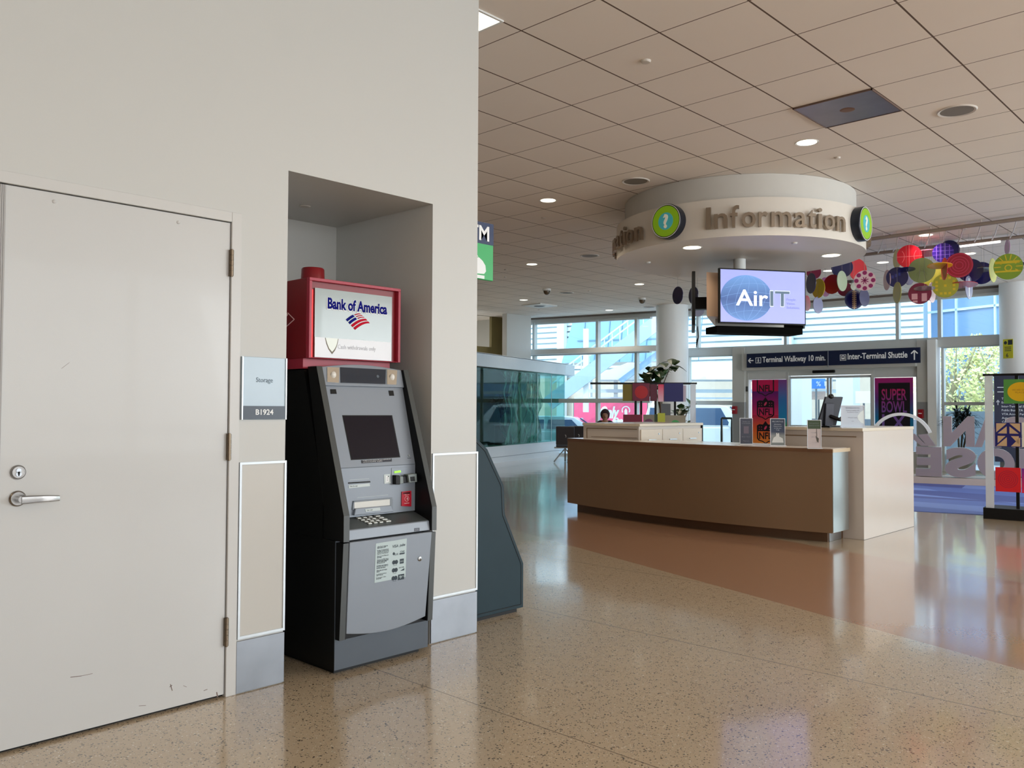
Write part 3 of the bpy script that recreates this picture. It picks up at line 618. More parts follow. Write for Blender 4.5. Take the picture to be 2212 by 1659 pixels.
# ------------------------------------------------------------------ information drum
DC = (10.95, 6.05); RD = 1.70; DB, DT = 3.61, 4.085
drum = thing('information_drum', (*DC, CH), 'big white round ceiling drum with raised Information lettering over the desk', 'sign')
b = B(); lathe(b, (*DC, 0), [(0, DB), (RD, DB), (RD, DT), (RD-.10, DT)], 128); obj('drum_shell', b, mat('drum_white', (222, 216, 206), .45, var=.02), drum, smooth=True)
b = B(); lathe(b, (*DC, 0), [(RD-.12, DT-.03), (RD-.12, CH-.003)], 96); obj('drum_neck', b, mat('neck_grey', (206, 204, 198), .5), drum, smooth=True)
lett = mat('letter_metal', (150, 136, 120), .28, .6); lettw = mat('letter_lit', (236, 236, 232), .25, .3)
def around(ang, z, off=0):
    n = Vector((math.cos(ang), math.sin(ang), 0)); u = Vector((-n.y, n.x, 0)); m = Matrix((u, Vector((0, 0, 1)), n)).transposed().to_4x4()
    m.translation = Vector((*DC, z))+n*(RD+off); return m
wds = {'I': .10, 'n': .19, 'f': .125, 'o': .195, 'r': .13, 'm': .29, 'a': .18, 't': .125, 'i': .09}
word = 'Information'; tot = sum(wds[c] for c in word)
def put_word(center, span):
    s = -tot/2
    for i, c in enumerate(word):
        mid = s+wds[c]/2; s += wds[c]; a = center+mid/tot*span
        b = text_into(B(), c, around(a, 3.71, .025), .385, (.060 if c in 'Ii' else wds[c]*.84*span*RD/tot), .035, .004)
        obj('raised_letter', b, lett, drum)
put_word(math.radians(-133), math.radians(62)); put_word(math.radians(135), math.radians(62)); put_word(math.radians(-43), math.radians(62))
for dg in (180, -90, 90, 0):
    a = math.radians(dg+(1.5 if dg == -90 else 0)); m = around(a, 3.865, 0); n = m.to_3x3() @ Vector((0, 0, 1)); c = m.translation
    bd = obj('badge', lathe(B(), c-n*.03, [(0, 0), (.222, 0), (.222, .125), (.21, .135), (0, .135)], 48, n), mat('badge_navy', (14, 26, 44), .3), drum, smooth=True)
    pl = Pl(c+n*.105, m.to_3x3() @ Vector((1, 0, 0)))
    b = B(); pl.ring(b, 0, 0, .206, .214, 0, .002, 48); obj('badge_rim', b, whitep, bd)
    b = B(); pl.disc(b, 0, 0, .196, 0, .002, n=48); obj('badge_ring', b, mat('lime', (140, 190, 20), .35, emit=.12), bd)
    b = B(); pl.disc(b, 0, 0, .11, .002, .002, n=40); obj('badge_core', b, mat('aqua', (70, 180, 190), .35, emit=.12), bd)
    obj('question_mark', text_into(B(), '?', pl.M(0, -.078, .004), .23, None, .003, .010), mat('print_cream', (240, 238, 220), .3, emit=.1), bd)
# underside lights
for px, py, r, lab in ((1495, 535, .115, 'left of the two bright downlights under the drum'), (1795, 552, .115, 'right of the two bright downlights under the drum')):
    q = onz(px, py, DB); downlight(q.x, q.y, DB, lab, r, 30, 'downlights under the drum')
for px, py, lab in ((1716, 524, 'little sprinkler cap under the drum beside the right light'), (1400, 566, 'small dark sprinkler cap under the left part of the drum')):
    q = onz(px, py, DB); 
    if math.hypot(q.x-DC[0], q.y-DC[1]) < RD: tag(obj('sprinkler_cap', lathe(B(), (q.x, q.y, DB), [(0, -.02), (.03, -.018), (.04, 0)], 20), white, smooth=True, origin=(q.x, q.y, DB)), lab, 'sprinkler cap', 'drum sprinkler caps')

# hanging screens
SC = Vector((10.97, 6.02, 0)); 
hs = thing('screen_cluster', (SC.x, SC.y, DB), 'three television screens hung on a pole below the drum, one showing a blue globe', 'screen')
obj('pole', cyl(B(), (SC.x, SC.y, 3.0), .085, DB-3.0), white, hs, smooth=True)
angs = [math.radians(a) for a in (-124, 122, -4)]
ns = [Vector((math.cos(a), math.sin(a), 0)) for a in angs]
b = B(); tri = [(-ns[i])*.80 for i in range(3)]
extr(b, [(SC.x+v.x, SC.y+v.y, 2.74) for v in tri], (0, 0, .60)); obj('wooden_housing', b, mat('housing_tan', (206, 176, 150), .4, var=.04), hs)
b = B(); extr(b, [(SC.x+v.x*.75, SC.y+v.y*.75, 2.62) for v in tri], (0, 0, .10)); obj('housing_floor', b, mat('housing_white', (200, 196, 188), .5), hs)
for i, n in enumerate(ns):
    u = Vector((-n.y, n.x, 0)); c = SC+n*.62
    pl = Pl((c.x, c.y, 2.625), u)
    b = B(); pl.rect(b, -.635, 0, .635, .735, 0, .045); tv = obj('television', b, black, hs, bevel=.004)
    b = B(); pl.rect(b, -.08, .28, .08, .45, -.18, .18); obj('bracket', b, black, tv)
    if i == 1:
        for k in range(4): obj('cable', tube(B(), [pl.uv(-.1-.12*k, .05, -.04), pl.uv(-.12-.12*k, -.10, -.05), pl.uv(-.13-.13*k, -.16-.02*k, -.02)], .006, 6), black, tv)
    lit = .62 if i == 0 else 0
    b = B(); pl.rect(b, -.618, .018, .618, .717, .045, .002)
    dsp = obj('display', b, mat('screen_periwinkle', (158, 166, 232), .25, emit=.62, spec=.2) if i == 0 else mat('screen_off', (14, 14, 16), .15), tv)
    if i == 0:
        gx, gy = -.245, .345
        b = B(); pl.disc(b, gx, gy, .375, .0475, .001, .305, 64)
        gm = bpy.data.materials.new('globe_blue'); gm.use_nodes = True; nn = gm.node_tree.nodes; LL = gm.node_tree.links
        pb = nn['Principled BSDF']; t_ = nn.new('ShaderNodeTexCoord'); s_ = nn.new('ShaderNodeSeparateXYZ'); LL.new(t_.outputs['Object'], s_.inputs[0])
        mr = nn.new('ShaderNodeMapRange'); mr.inputs['From Min'].default_value = 2.67-DB; mr.inputs['From Max'].default_value = 3.28-DB; LL.new(s_.outputs['Z'], mr.inputs[0])
        rp = nn.new('ShaderNodeValToRGB'); LL.new(mr.outputs[0], rp.inputs[0]); rp.color_ramp.elements[0].color = (*lin((92, 132, 190)), 1); rp.color_ramp.elements[1].color = (*lin((100, 146, 204)), 1)
        x_ = rp.color_ramp.elements.new(.45); x_.color = (*lin((58, 86, 142)), 1)
        LL.new(rp.outputs[0], pb.inputs['Base Color']); LL.new(rp.outputs[0], pb.inputs['Emission Color']); pb.inputs['Emission Strength'].default_value = .7
        gl = obj('globe', b, gm, dsp)
        b = B()
        for s in (-.75, -.4, 0, .4, .75):
            P_ = [(gx+s*.37*math.cos(t)*1.0+.04*math.sin(2*t), gy+.30*math.sin(t)) for t in [-1.4+2.8*k/16 for k in range(17)]]
            for a_, c_ in zip(P_, P_[1:]): pl.line(b, *a_, *c_, .003, .0486, .0006)
        for s in (-.6, -.2, .2, .6):
            hw = .375*math.sqrt(1-s*s); P_ = [(gx+hw*t, gy+s*.305+.04*(1-t*t)-.03+.03*t) for t in [-1+2*k/12 for k in range(13)]]
            for a_, c_ in zip(P_, P_[1:]): pl.line(b, *a_, *c_, .003, .0486, .0006)
        obj('globe_line', b, mat('globe_pale', (120, 160, 208), .4, emit=.7), dsp)
        obj('lettering', text_into(B(), 'Air', pl.M(-.40, .245, .0495), .30, .47, .001, .004, 'LEFT'), mat('letter_white', (232, 236, 252), .4, emit=.8), dsp)
        obj('lettering', text_into(B(), 'IT', pl.M(.095, .245, .0495), .30, .30, .001, .008, 'LEFT'), mat('letter_pale', (205, 215, 240), .4, emit=.7), dsp)
        obj('lettering', text_into(B(), 'IT', pl.M(.103, .25, .0508), .285, .285, .001, .003, 'LEFT'), mat('letter_teal', (74, 98, 118), .4, emit=.6), dsp)
        for k, s in enumerate(('People.', 'Vision.', 'Solutions.')):
            obj('lettering', text_into(B(), s, pl.M(.345, .325-.054*k, .0495), .05, (.145, .13, .2)[k], .001, 0, 'LEFT'), mat('letter_lav', (130, 138, 186), .4, emit=.6), dsp)
b = B(); n = ns[0]; u = Vector((-n.y, n.x, 0)); c = SC+n*.30
extr(b, [c+u*a+n*o_+Vector((0, 0, 2.50)) for a, o_ in ((-.66, .34), (.60, .34), (.60, .0), (-.66, .0))], (0, 0, .09)); obj('cable_tray', b, mat('matte_black', (6, 6, 6), .8, spec=.05), hs)

# ------------------------------------------------------------------ information desk
cntm = mat('counter_laminate', (140, 114, 88), .32, .25, var=.10, scale=1.2)
desk = thing('information_desk', (10.4, 5.9, 0), 'long information desk with curved brown front and two pale tall wings', 'desk')
def fx(y): return 9.28+.062*(y-5.45)**2
ys = [3.98+(8.02-3.98)*k/28 for k in range(29)]
def slab(x_off, dpt, y0, y1, z0, z1, name, m, **k):
    yy = [y0+(y1-y0)*i/28 for i in range(29)]
    pts = [(fx(y)+x_off, y, z0) for y in yy]+[(9.815 if dpt is None else fx(y)+x_off+dpt, y, z0) for y in yy[::-1]]
    return obj(name, extr(B(), pts, (0, 0, z1-z0)), m, desk, **k)
slab(-.12, .44, 3.98, 8.02, .115, 1.005, 'front_panel', cntm)
slab(0, .42, 4.08, 7.9, 0, .115, 'toe_kick', mat('toe_brown', (104, 78, 58), .3, .4))
slab(-.125, .47, 3.975, 8.025, 1.005, 1.045, 'counter_top', mat('counter_edge_brown', (122, 88, 62), .35))
slab(-.12, .42, 3.99, 8.01, 1.045, 1.049, 'counter_surface', mat('counter_white', (214, 208, 202), .2))
x9 = fx(3.98)-.12
b = box(B(), x9+.005, 3.972, .12, x9+.425, 3.981, 1.004); obj('steel_end_panel', b, mat('steel_end', (170, 176, 176), .28, .9, var=.12, scale=2), desk)
b = box(B(), x9+.13, 4.07, .002, x9+.45, 4.082, .113); obj('steel_end_plinth', b, steel, desk)
b = box(B(), x9, 3.968, 1.005, x9+.47, 3.976, 1.045); obj('top_end_edge', b, wood, desk)
wingm = mat('wing_maple', (198, 188, 178), .3, var=.03, scale=3)
for nm, y0, y1 in (('south', 3.84, 4.82), ('north', 6.94, 7.93)):
    b = B(); box(b, 9.82, y0, .0, 11.44, y1, 1.235); wg = obj('wing', b, wingm, desk, bevel=.003)
    b = B(); box(b, 9.80, y0-(.0 if nm == 'south' else .03), 1.235, 11.46, y1+(.03 if nm == 'south' else 0), 1.272); obj('wing_top', b, mat('wing_top', (210, 198, 178), .25), wg, bevel=.002)
    b = B(); 
    if nm == 'south': box(b, 9.816, y0+.06, 1.165, 9.821, y1+.9, 1.18) if False else box(b, 9.816, y0+.08, 1.165, 9.8205, y1-.02, 1.175)
    else: box(b, 9.816, y0+.03, 1.19, 9.8205, y1-.07, 1.20); box(b, 9.816, y1-.075, 1.0, 9.8205, y1-.065, 1.20)
    if nm == 'north': box(b, 9.816, y0+.03, 1.07, 9.8205, y1-.15, 1.076)
    obj('reveal', b, mat('reveal_brown', (120, 92, 62), .5), wg)
    if nm == 'south': continue
    FY = Pl((9.82, y0, 0), (1, 0, 0))
    for k in range(3):
        x0_ = .03+k*.535; b = B(); FY.rect(b, x0_, .80, x0_+.525, 1.19, 0, .018); dr = obj('drawer', b, mat('drawer_cream', (214, 202, 186), .35), wg, bevel=.002)
        b = B(); FY.rect(b, x0_+.17, 1.035, x0_+.35, 1.048, .018, .012); obj('drawer_handle', b, steel, dr)
        b = B(); FY.disc(b, x0_+.43, 1.125, .012, .018, .006); obj('drawer_lock', b, steel, dr)
        b = B(); FY.rect(b, x0_, .1, x0_+.525, .79, 0, .018); obj('drawer', b, mat('drawer_cream', (214, 202, 186), .35), wg, bevel=.002)
    b = B(); FY.rect(b, 1.63, .05, 1.655, 1.235, -.4, .42); obj('end_stile', b, black, wg)
b = B(); box(b, 9.82, 3.838, 0, 11.44, 3.840, .002); obj('floor_joint', b, black, desk)
tag(obj('desk_shelf', box(B(), 9.80, 4.83, 1.0, 10.3, 6.90, 1.04), mat('worktop_white', (222, 224, 220), .2)), 'white inner worktop of the information desk between the wings', 'worktop')

# signs standing on the counter
def acrylic(name, pxl, pxr, pt, pb_, zb, m, label, parts, thick=.004, D=None, cat='sign', grp='acrylic sign holders'):
    c = onz((pxl+pxr)/2, pb_, zb); u = R.col[0].copy(); u = Vector((R[0][0], R[1][0], 0)).normalized(); u = (u+Vector((0, -.25, 0))).normalized()
    pl = Pl((c.x, c.y, zb), u); w_ = pl.puv(pxr, pb_)[0]-pl.puv(pxl, pb_)[0]; hh = pl.puv((pxl+pxr)/2, pt)[1]
    t = thing(name, (c.x, c.y, zb), label, cat, grp)
    b = B(); pl.rect(b, -w_/2, .01, w_/2, hh, -.003, .003); obj('sheet', b, m, t)
    b = B(); e = .006
    for a in ((-w_/2-e, 0, -w_/2, hh), (w_/2, 0, w_/2+e, hh), (-w_/2-e, hh, w_/2+e, hh+e)): pl.rect(b, *a, -.006, .010)
    pl.rect(b, -w_/2-.012, 0, w_/2+.012, .008, -.04, .09); obj('acrylic_edge', b, mat('acrylic_edge', (214, 218, 226), .15, emit=.0), t)
    for nm, mm, fn in parts: bb = B(); fn(bb, pl, w_, hh); obj(nm, bb, mm, t)
    return t
grey_ink = mat('pale_grey_ink', (150, 156, 170), .5)
def lns(rows):
    def f(b, pl, w_, hh):
        for s, y, wd, sz in rows: text_into(b, s, pl.M(0, hh*y, .001), sz, w_*wd, .0006, res=1)
    return f
ct_ = 1.049
acrylic('sign_holder', 1599, 1625, 904, 960, ct_, mat('card_navy', (38, 42, 66), .3), 'small dark navy card in an acrylic holder, leftmost on the counter',
        [('lettering', grey_ink, lns((('Scan the code', .86, .6, .02), ('for visitor information', .80, .7, .016), ('San Jose Airport', .28, .7, .016), ('Thank you', .12, .5, .016)))),
         ('picture', mat('card_photo', (112, 104, 122), .5), lambda b, pl, w_, hh: pl.rect(b, -.03, hh*.42, .03, hh*.7, .001, .0006))])
acrylic('sign_holder', 1665, 1695, 905, 963, ct_, grad('photo_card', [(0, (120, 128, 126)), (.35, (140, 146, 146)), (.5, (44, 58, 86)), (1, (30, 42, 68))], 'Z', 0, .33), 'card with dark sky and pale buildings in an acrylic holder before the poster',
        [('lettering', mat('pale_ink2', (190, 200, 214), .5), lns((('WELCOME TO SJC', .88, .8, .022), ('Information', .78, .5, .02), ('Volunteers are here', .71, .6, .018), ('to help you', .64, .5, .018), ('Today', .57, .25, .018)))),
         ('picture', mat('photo_white', (214, 218, 218), .5), lambda b, pl, w_, hh: [pl.poly(b, [(-w_*.42, hh*.12), (-w_*.3, hh*.3), (-w_*.12, hh*.36), (-w_*.1, hh*.48), (-w_*.04, hh*.48), (0, hh*.42), (w_*.04, hh*.48), (w_*.1, hh*.47), (w_*.12, hh*.34), (w_*.36, hh*.28), (w_*.42, hh*.12)], .001, .0006)])])
acrylic('sign_holder', 1745, 1773, 908, 969, ct_, mat('card_pale', (190, 178, 176), .4), 'pale card with green heading in an acrylic holder near the desk end',
        [('heading', mat('card_green', (54, 74, 44), .5), lambda b, pl, w_, hh: pl.rect(b, -w_/2, hh*.70, w_/2, hh, .001, .0006)),
         ('lettering', grey_ink, lns((('Lost and found', .88, .7, .018), ('questions and help', .80, .8, .016), ('see the attendant', .55, .5, .014), ('at this counter', .4, .4, .014), ('or call', .2, .4, .014)))),
         ('pendant', mat('leaf_dark', (70, 66, 56), .5), lambda b, pl, w_, hh: [pl.poly(b, [(w_*.1, hh*.45), (w_*.35, hh*.36), (w_*.32, hh*.2), (w_*.2, hh*.26)], .001, .0006), pl.line(b, w_*.18, hh*.7, w_*.2, hh*.42, .006, .001, .0006)])])
acrylic('sign_holder', 1818, 1866, 877, 925, 1.274, mat('clear_sheet', (200, 214, 230), .3), 'pale blue notice in a clear holder on the right wing of the desk',
        [('lettering', mat('lilac_ink', (150, 158, 180), .5), lns((('INFORMATION BOOTH', .88, .6, .022), ('Volunteers available daily', .78, .6, .018), ('from 8 am to 10 pm', .70, .5, .018), ('Please ask', .45, .4, .018), ('us', .3, .1, .018)))),
         ('curved_shape', mat('sheet_pale', (226, 240, 244), .3), lambda b, pl, w_, hh: pl.poly(b, [(w_*.5, hh*.2), (w_*.38, hh*.25), (w_*.24, hh*.4), (w_*.22, hh*.55), (w_*.34, hh*.72), (w_*.5, hh*.82)], .001, .0006))])
# computer monitor on wing
c = onz(1790, 924, 1.274); c = Vector((c.x+.35, c.y+.2, 1.274)); D_ = (c-E0).dot(Vector((.7227, .6906, 0)))
mo = thing('computer_monitor', c, 'black computer monitor seen from behind on the desk wing', 'computer monitor')
cm = dep(1790, 889, D_); uu = Vector((.80, -.60, 0)).normalized(); mpl = Pl(cm, uu, Vector((-.35*uu.y*-1, 0, 0))+Vector((.12, -.10, 1)))
b = B(); k_ = D_/F
q4 = [(-24, -30), (17, -30), (29, 32), (-9, 32)]
mpl.poly(b, [(a*k_*1.05, v_*k_) for a, v_ in q4], -.02, .035); obj('screen_back', b, mat('monitor_back', (34, 38, 50), .4), mo, bevel=.004)
b = B(); mpl.rect(b, -.06*1, -.16, .04, .10, .015, .03); obj('mount_plate', b, mat('mount_grey', (60, 64, 78), .4), mo)
b = B(); tube(b, [mpl.uv(0, -.05, .04), mpl.uv(.08, -.08, .10), mpl.uv(.16, -.1, .10), mpl.uv(.17, -.28, .06)], .022, 8); obj('arm', b, black, mo)
b = B(); box(b, c.x-.14, c.y-.12, 1.272, c.x+.16, c.y+.12, 1.29); tube(b, [(c.x, c.y, 1.28), cm+Vector((0, 0, -.05))], .022, 8); obj('stand', b, black, mo)
b = B(); ball(b, mpl.uv(.02, 33*k_, 0), .045, .03, .03); obj('webcam', b, black, mo)
b = B(); tube(b, [mpl.uv(.1, -.1, .02), mpl.uv(.2, -.02, .03), mpl.uv(.26, -.14, .03), mpl.uv(.3, -.3, .02)], .008, 6); tube(b, [mpl.uv(.05, -.2, .03), mpl.uv(.2, -.22, .05), mpl.uv(.33, -.28, .02)], .008, 6); obj('cable', b, black, mo)

# ------------------------------------------------------------------ glass facade
def fxy(y):
    for (a, b_), (c, e) in zip(FP, FP[1:]):
        if b_ <= y <= e: t = (y-b_)/(e-b_); return a+(c-a)*t
    return FP[-1][0]
def fpix(px, py=800):
    r = ray(px, py); best = None
    for (a, b_), (c, e) in zip(FP, FP[1:]):
        d2 = Vector((c-a, e-b_)); nn = Vector((-d2.y, d2.x)); t = (nn.x*a+nn.y*b_)/(nn.x*r.x+nn.y*r.y); q = r*t
        s_ = ((q.xy-Vector((a, b_))).dot(d2))/d2.length_squared
        if -.001 <= s_ <= 1.001 and t > 0: return E0+q
    return None
def fseg(y0, y1):
    y0, y1 = min(y0, y1), max(y0, y1); ys_ = [y0]+[b_ for a, b_ in FP if y0 < b_ < y1]+[y1]; return [(fxy(y), y) for y in ys_]
def frun(b, y0, y1, z0, z1, din=.06, dout=.06):
    P_ = fseg(y0, y1)
    for (a, c), (e, f_) in zip(P_, P_[1:]): extr(b, [(a-din, c, z0), (a+dout, c, z0), (e+dout, f_, z0), (e-din, f_, z0)], (0, 0, z1-z0))
def fpost(b, y, z0, z1, w=.07, din=.07, dout=.07): x = fxy(y); box(b, x-din, y-w/2, z0, x+dout, y+w/2, z1)
pane = glass('window_glass', (.90, .97, .98), .06)
pane_t = glass('tinted_window_glass', (.60, .82, .86), .10)
FT = 4.25
Y = lambda px: fpix(px).y
def window(n, y0, y1, z0, z1, posts, rails, pw=.09, pm=None):
    b = B(); frun(b, y0, y1, z0, z0+.06); frun(b, y0, y1, z1-.06, z1)
    for y in posts: fpost(b, y, z0, z1, pw)
    for a, c in rails: frun(b, y0, y1, a, c, .09, .05)
    o = struct('window_%d' % n, b, trimm)
    b = B(); frun(b, y0, y1, z0+.05, z1-.05, .004, .004); obj('pane', b, pm or pane, o)
    return o
window(1, Y(1407), 19.0, 0, FT, [19.0, Y(1155), Y(1292), Y(1376)], [(3.17, 3.38), (1.66, 1.79)])
window(2, Y(1592), Y(1482), 0, 3.05, [Y(1488)], [(1.60, 1.72)])
window(3, Y(2170), Y(1482), 3.2, FT, [Y(1509), Y(1699), Y(1941), Y(2032)], [], .08)
window(4, Y(2166), Y(2036), 0, 3.05, [Y(2038), Y(2166)], [(1.60, 1.68)], .06)
window(5, -8.9, 5.45, 0, FT, [-8.8, -6, -3, 0, 3], [(3.0, 3.2), (1.6, 1.68)])
b = B(); frun(b, Y(2168), Y(1484), 3.02, 3.21, .12, .1); struct('trim_1', b, trimm)
b = B(); frun(b, Y(1484), 19, 3.2, 3.36, .35, .02); struct('trim_2', b, white)
b = B(); frun(b, -9, 19, FT, CH-.05, .0, .12); struct('trim_3', b, wallm)
b = B(); frun(b, -9, 19, CH-.05, CH, .06, .02); struct('trim_4', b, mat('shadow_gap', (110, 100, 92), .7))
greyw = mat('pillar_grey', (186, 186, 180), .5, var=.01); greyd = mat('pillar_dado', (136, 138, 138), .5, var=.01)
for (p0, p1, i) in ((1588, 1614, 1), (1986, 2010, 2)):
    b = B(); frun(b, Y(p1), Y(p0), 1.68, 3.2, .16, .1); o = struct('wall_pier', b, greyw)
    o.name = 'trim_%d' % (4+i)
    b = B(); frun(b, Y(p1), Y(p0), 0, 1.68, .17, .1); obj('dado', b, greyd, o)
b = B(); fpost(b, Y(2020), 0, 3.2, .20, .25, .1); struct('trim_7', b, white)
# entrance: header, sliding doors and side panels
DA, DBy = Y(1986), Y(1614)
ent = tag(obj('door_2', (lambda b: (frun(b, DA, DBy, 2.56, 3.03, .30, .1), b)[1])(B()), greyw), kind='structure')
b = B(); frun(b, DA, DBy, 2.50, 2.56, .05, .1)
for p in (1617, 1703, 1887, 1984): fpost(b, Y(p), 0, 2.5, .07)
frun(b, Y(1703), Y(1617), 0, .45); frun(b, Y(1984), Y(1887), 0, .45); frun(b, Y(1703), Y(1617), 2.31, 2.5); frun(b, Y(1984), Y(1887), 2.31, 2.5)
frun(b, Y(1887), Y(1703), 2.40, 2.5); obj('door_frame', b, trimm, ent)
b = B(); m0 = Y(1792)
for y_ in (Y(1707), m0+.04, m0-.04, Y(1883)): fpost(b, y_, 0, 2.38, .05, .03, .03)
frun(b, Y(1887), Y(1703), 2.32, 2.38, .03, .03); frun(b, Y(1887), Y(1703), 0, .12, .03, .03); frun(b, Y(1887), Y(1703), 1.02, 1.06, .03, .03); obj('sliding_leaf', b, alu, ent)
b = B(); frun(b, Y(1887), Y(1703), .1, 2.34, .003, .003); obj('pane', b, pane, ent)
q = fpix(1791); b = B(); box(b, q.x-.38, q.y-.30, 2.44, q.x-.30, q.y+.30, 2.52); obj('door_sensor', b, black, ent, bevel=.02)
q = fpix(1617, 840); b = B(); box(b, q.x-.1, q.y-.03, 1.98, q.x-.06, q.y+.03, 2.12); obj('push_switch', b, dark, ent)
# overhead sign
def fplane(p0, p1, off):
    A_, C_ = fpix(p0), fpix(p1); u = Vector((C_.x-A_.x, C_.y-A_.y, 0)).normalized(); n = u.cross(Vector((0, 0, 1)))
    return Pl((A_.x+n.x*off, A_.y+n.y*off, 0), u), (C_.xy-A_.xy).length
SP, sw = fplane(1614, 1988, .335); a0 = SP.puv(1614, 780)[0]; a1 = SP.puv(1988, 765)[0]; v0 = SP.puv(1800, 789)[1]; v1 = SP.puv(1800, 757.5)[1]
b = B(); SP.rect(b, a0, v0, a1, v1, -.03, .06); sg = tag(obj('overhead_sign', b, navy), 'navy overhead sign above the exit doors pointing to Terminal Walkway and Inter-Terminal Shuttle', 'sign')
def su(px): return SP.puv(px, 775)[0]
vm = (v0+v1)/2; hh = v1-v0
b = text_into(B(), 'Terminal Walkway 10 min.', SP.M(su(1648), vm-hh*.15, .03), hh*.56, su(1784)-su(1648), .004, .004, 'LEFT')
obj('lettering', b, whitep, sg)
b = text_into(B(), 'Inter-Terminal Shuttle', SP.M(su(1832), vm-hh*.13, .03), hh*.56, su(1961)-su(1832), .004, .004, 'LEFT'); obj('lettering', b, whitep, sg)
b = B(); x = su(1617); SP.line(b, x+.03, vm, x+.155, vm, .026, .03); SP.line(b, x+.01, vm, x+.075, vm+.065, .026, .03); SP.line(b, x+.01, vm, x+.075, vm-.065, .026, .03)
x = su(1976); SP.line(b, x, vm-.115, x, vm+.09, .028, .03); SP.line(b, x, vm+.115, x-.075, vm+.04, .028, .03); SP.line(b, x, vm+.115, x+.075, vm+.04, .028, .03); obj('arrow', b, whitep, sg)
for cpx, kind in ((1639, 0), (1822, 1)):
    b = B(); x = su(cpx); s_ = .078
    for a in ((-s_, -s_, s_, -s_+.012), (-s_, s_-.012, s_, s_), (-s_, -s_, -s_+.012, s_), (s_-.012, -s_, s_, s_)): SP.rect(b, x+a[0], vm+a[1], x+a[2], vm+a[3], .03)
    if kind == 0:
        SP.disc(b, x, vm+.045, .013, .03, n=12); SP.line(b, x, vm+.03, x, vm-.015, .022, .03); SP.line(b, x, vm-.01, x-.025, vm-.06, .012, .03); SP.line(b, x, vm-.01, x+.028, vm-.06, .012, .03); SP.line(b, x, vm+.02, x+.03, vm-.005, .009, .03); SP.line(b, x, vm+.02, x-.03, vm, .009, .03)
    else:
        SP.poly(b, [(x-.045, vm-.045), (x+.045, vm-.045), (x+.045, vm+.03), (x+.03, vm+.05), (x-.03, vm+.05), (x-.045, vm+.03)], .03)
    obj('pictogram', b, whitep, sg)
    if kind: b = B(); SP.rect(b, x-.032, vm+.0, x+.032, vm+.03, .034, .002); SP.disc(b, x-.027, vm-.025, .009, .034, .002, n=10); SP.disc(b, x+.027, vm-.025, .009, .034, .002, n=10); obj('pictogram', b, navy, sg)
b = B(); x = su(1790); SP.rect(b, x-.004, 2.58, x+.004, 3.0, .03, .034) ; SP.rect(b, x-.003, v0, x+.003, v1, .03, .003); obj('seam', b, mat('seam_pale', (120, 126, 136), .5), sg)
# NFL poster
NP_, _ = fplane(1622, 1703, .09)
pc = lambda px, py: NP_.puv(px, py)
a0, vb = pc(1625, 960); a1, vt = pc(1700, 820); a1 = pc(1700, 890)[0]; vt = 2.30; vb = .46; am = a0+(a1-a0)*.76
post = tag(obj('football_poster', NP_.rect(B(), a0, vb, a1, vt, 0, .004), mat('poster_crimson', (188, 18, 78), .4)), 'tall pink and orange poster with stacked black football shields left of the doors', 'poster')
vs = [2.30, 1.98, 1.32, .46]
zr = post.location.z
b = NP_.rect(B(), a0, vs[2], am, vs[1], .004, .001); obj('art_panel', b, grad('art_purple', [(0, (206, 40, 86)), (.45, (150, 24, 92)), (1, (88, 16, 100))], 'Z', 1.32, 1.98), post)
b = NP_.rect(B(), a0, vs[3], am, vs[2], .004, .001); obj('art_panel', b, grad('art_orange', [(0, (232, 140, 50)), (.55, (224, 90, 40)), (1, (176, 28, 70))], 'Z', .46, 1.32), post)
b = NP_.rect(B(), am, vb, a1, vt, .004, .001); obj('art_strip', b, grad('art_blue', [(0, (40, 120, 60)), (.3, (60, 150, 40)), (.42, (20, 130, 180)), (.7, (50, 110, 170)), (1, (120, 60, 130))], 'Z', .46, 2.3), post)
sc_ = (a0+am)/2+.01
def shield(cv_, w_, h_, par, clip=None):
    b = B(); out = [(-.5, .30), (-.42, .33), (-.34, .36), (-.15, .34), (0, .5), (.15, .34), (.34, .36), (.42, .33), (.5, .30), (.5, -.28), (.40, -.38), (.2, -.42), (0, -.52), (-.2, -.42), (-.40, -.38), (-.5, -.28)]
    inn = [(x*.86, y*.90-.005) for x, y in out]
    f = lambda p: (sc_+p[0]*w_, min(cv_+p[1]*h_, clip or 9))
    for i in range(len(out)):
        j = (i+1) % len(out)
        if clip and cv_+out[i][1]*h_ > clip and cv_+out[j][1]*h_ > clip: continue
        NP_.poly(b, [f(out[i]), f(out[j]), f(inn[j]), f(inn[i])], .006, .001)
    if not clip:
        pts = [(-.46, .04), (.46, .04), (.46, .29), (.34, .33), (.15, .31), (0, .45), (-.15, .31), (-.34, .33), (-.46, .29)]
        NP_.poly(b, [f(p) for p in pts], .006, .001)
    text_into(b, 'NFL', NP_.M(sc_, cv_-.30*h_, .006), h_*.42, w_*.74, .001, .006)
    s = obj('shield', b, mat('shield_black', (16, 10, 20), .4), par)
    if not clip:
        b = B(); ang = .9
        pts = [(.105*math.cos(t)*math.cos(ang)*1.0-.05*math.sin(t)*math.sin(ang), .105*math.cos(t)*math.sin(ang)+.05*math.sin(t)*math.cos(ang)) for t in [2*math.pi*k/20 for k in range(20)]]
        NP_.poly(b, [(sc_+x*w_*1.1, cv_+.20*h_+y*h_*1.0) for x, y in pts], .0075, .001)
        for sx_ in (-.36, -.23, .23, .36):
            for sy_ in (.12, .23): NP_.disc(b, sc_+sx_*w_, cv_+sy_*h_, .014, .0075, .001, n=5)
        obj('ball_and_stars', b, mat('poster_rose', (200, 60, 96), .4), s)
SHW, SHH = (a1-a0)*.50, .62
shield(2.16, SHW, SHH, post, 2.298); shield(1.51, SHW, SHH, post); shield(.85, SHW, SHH, post)
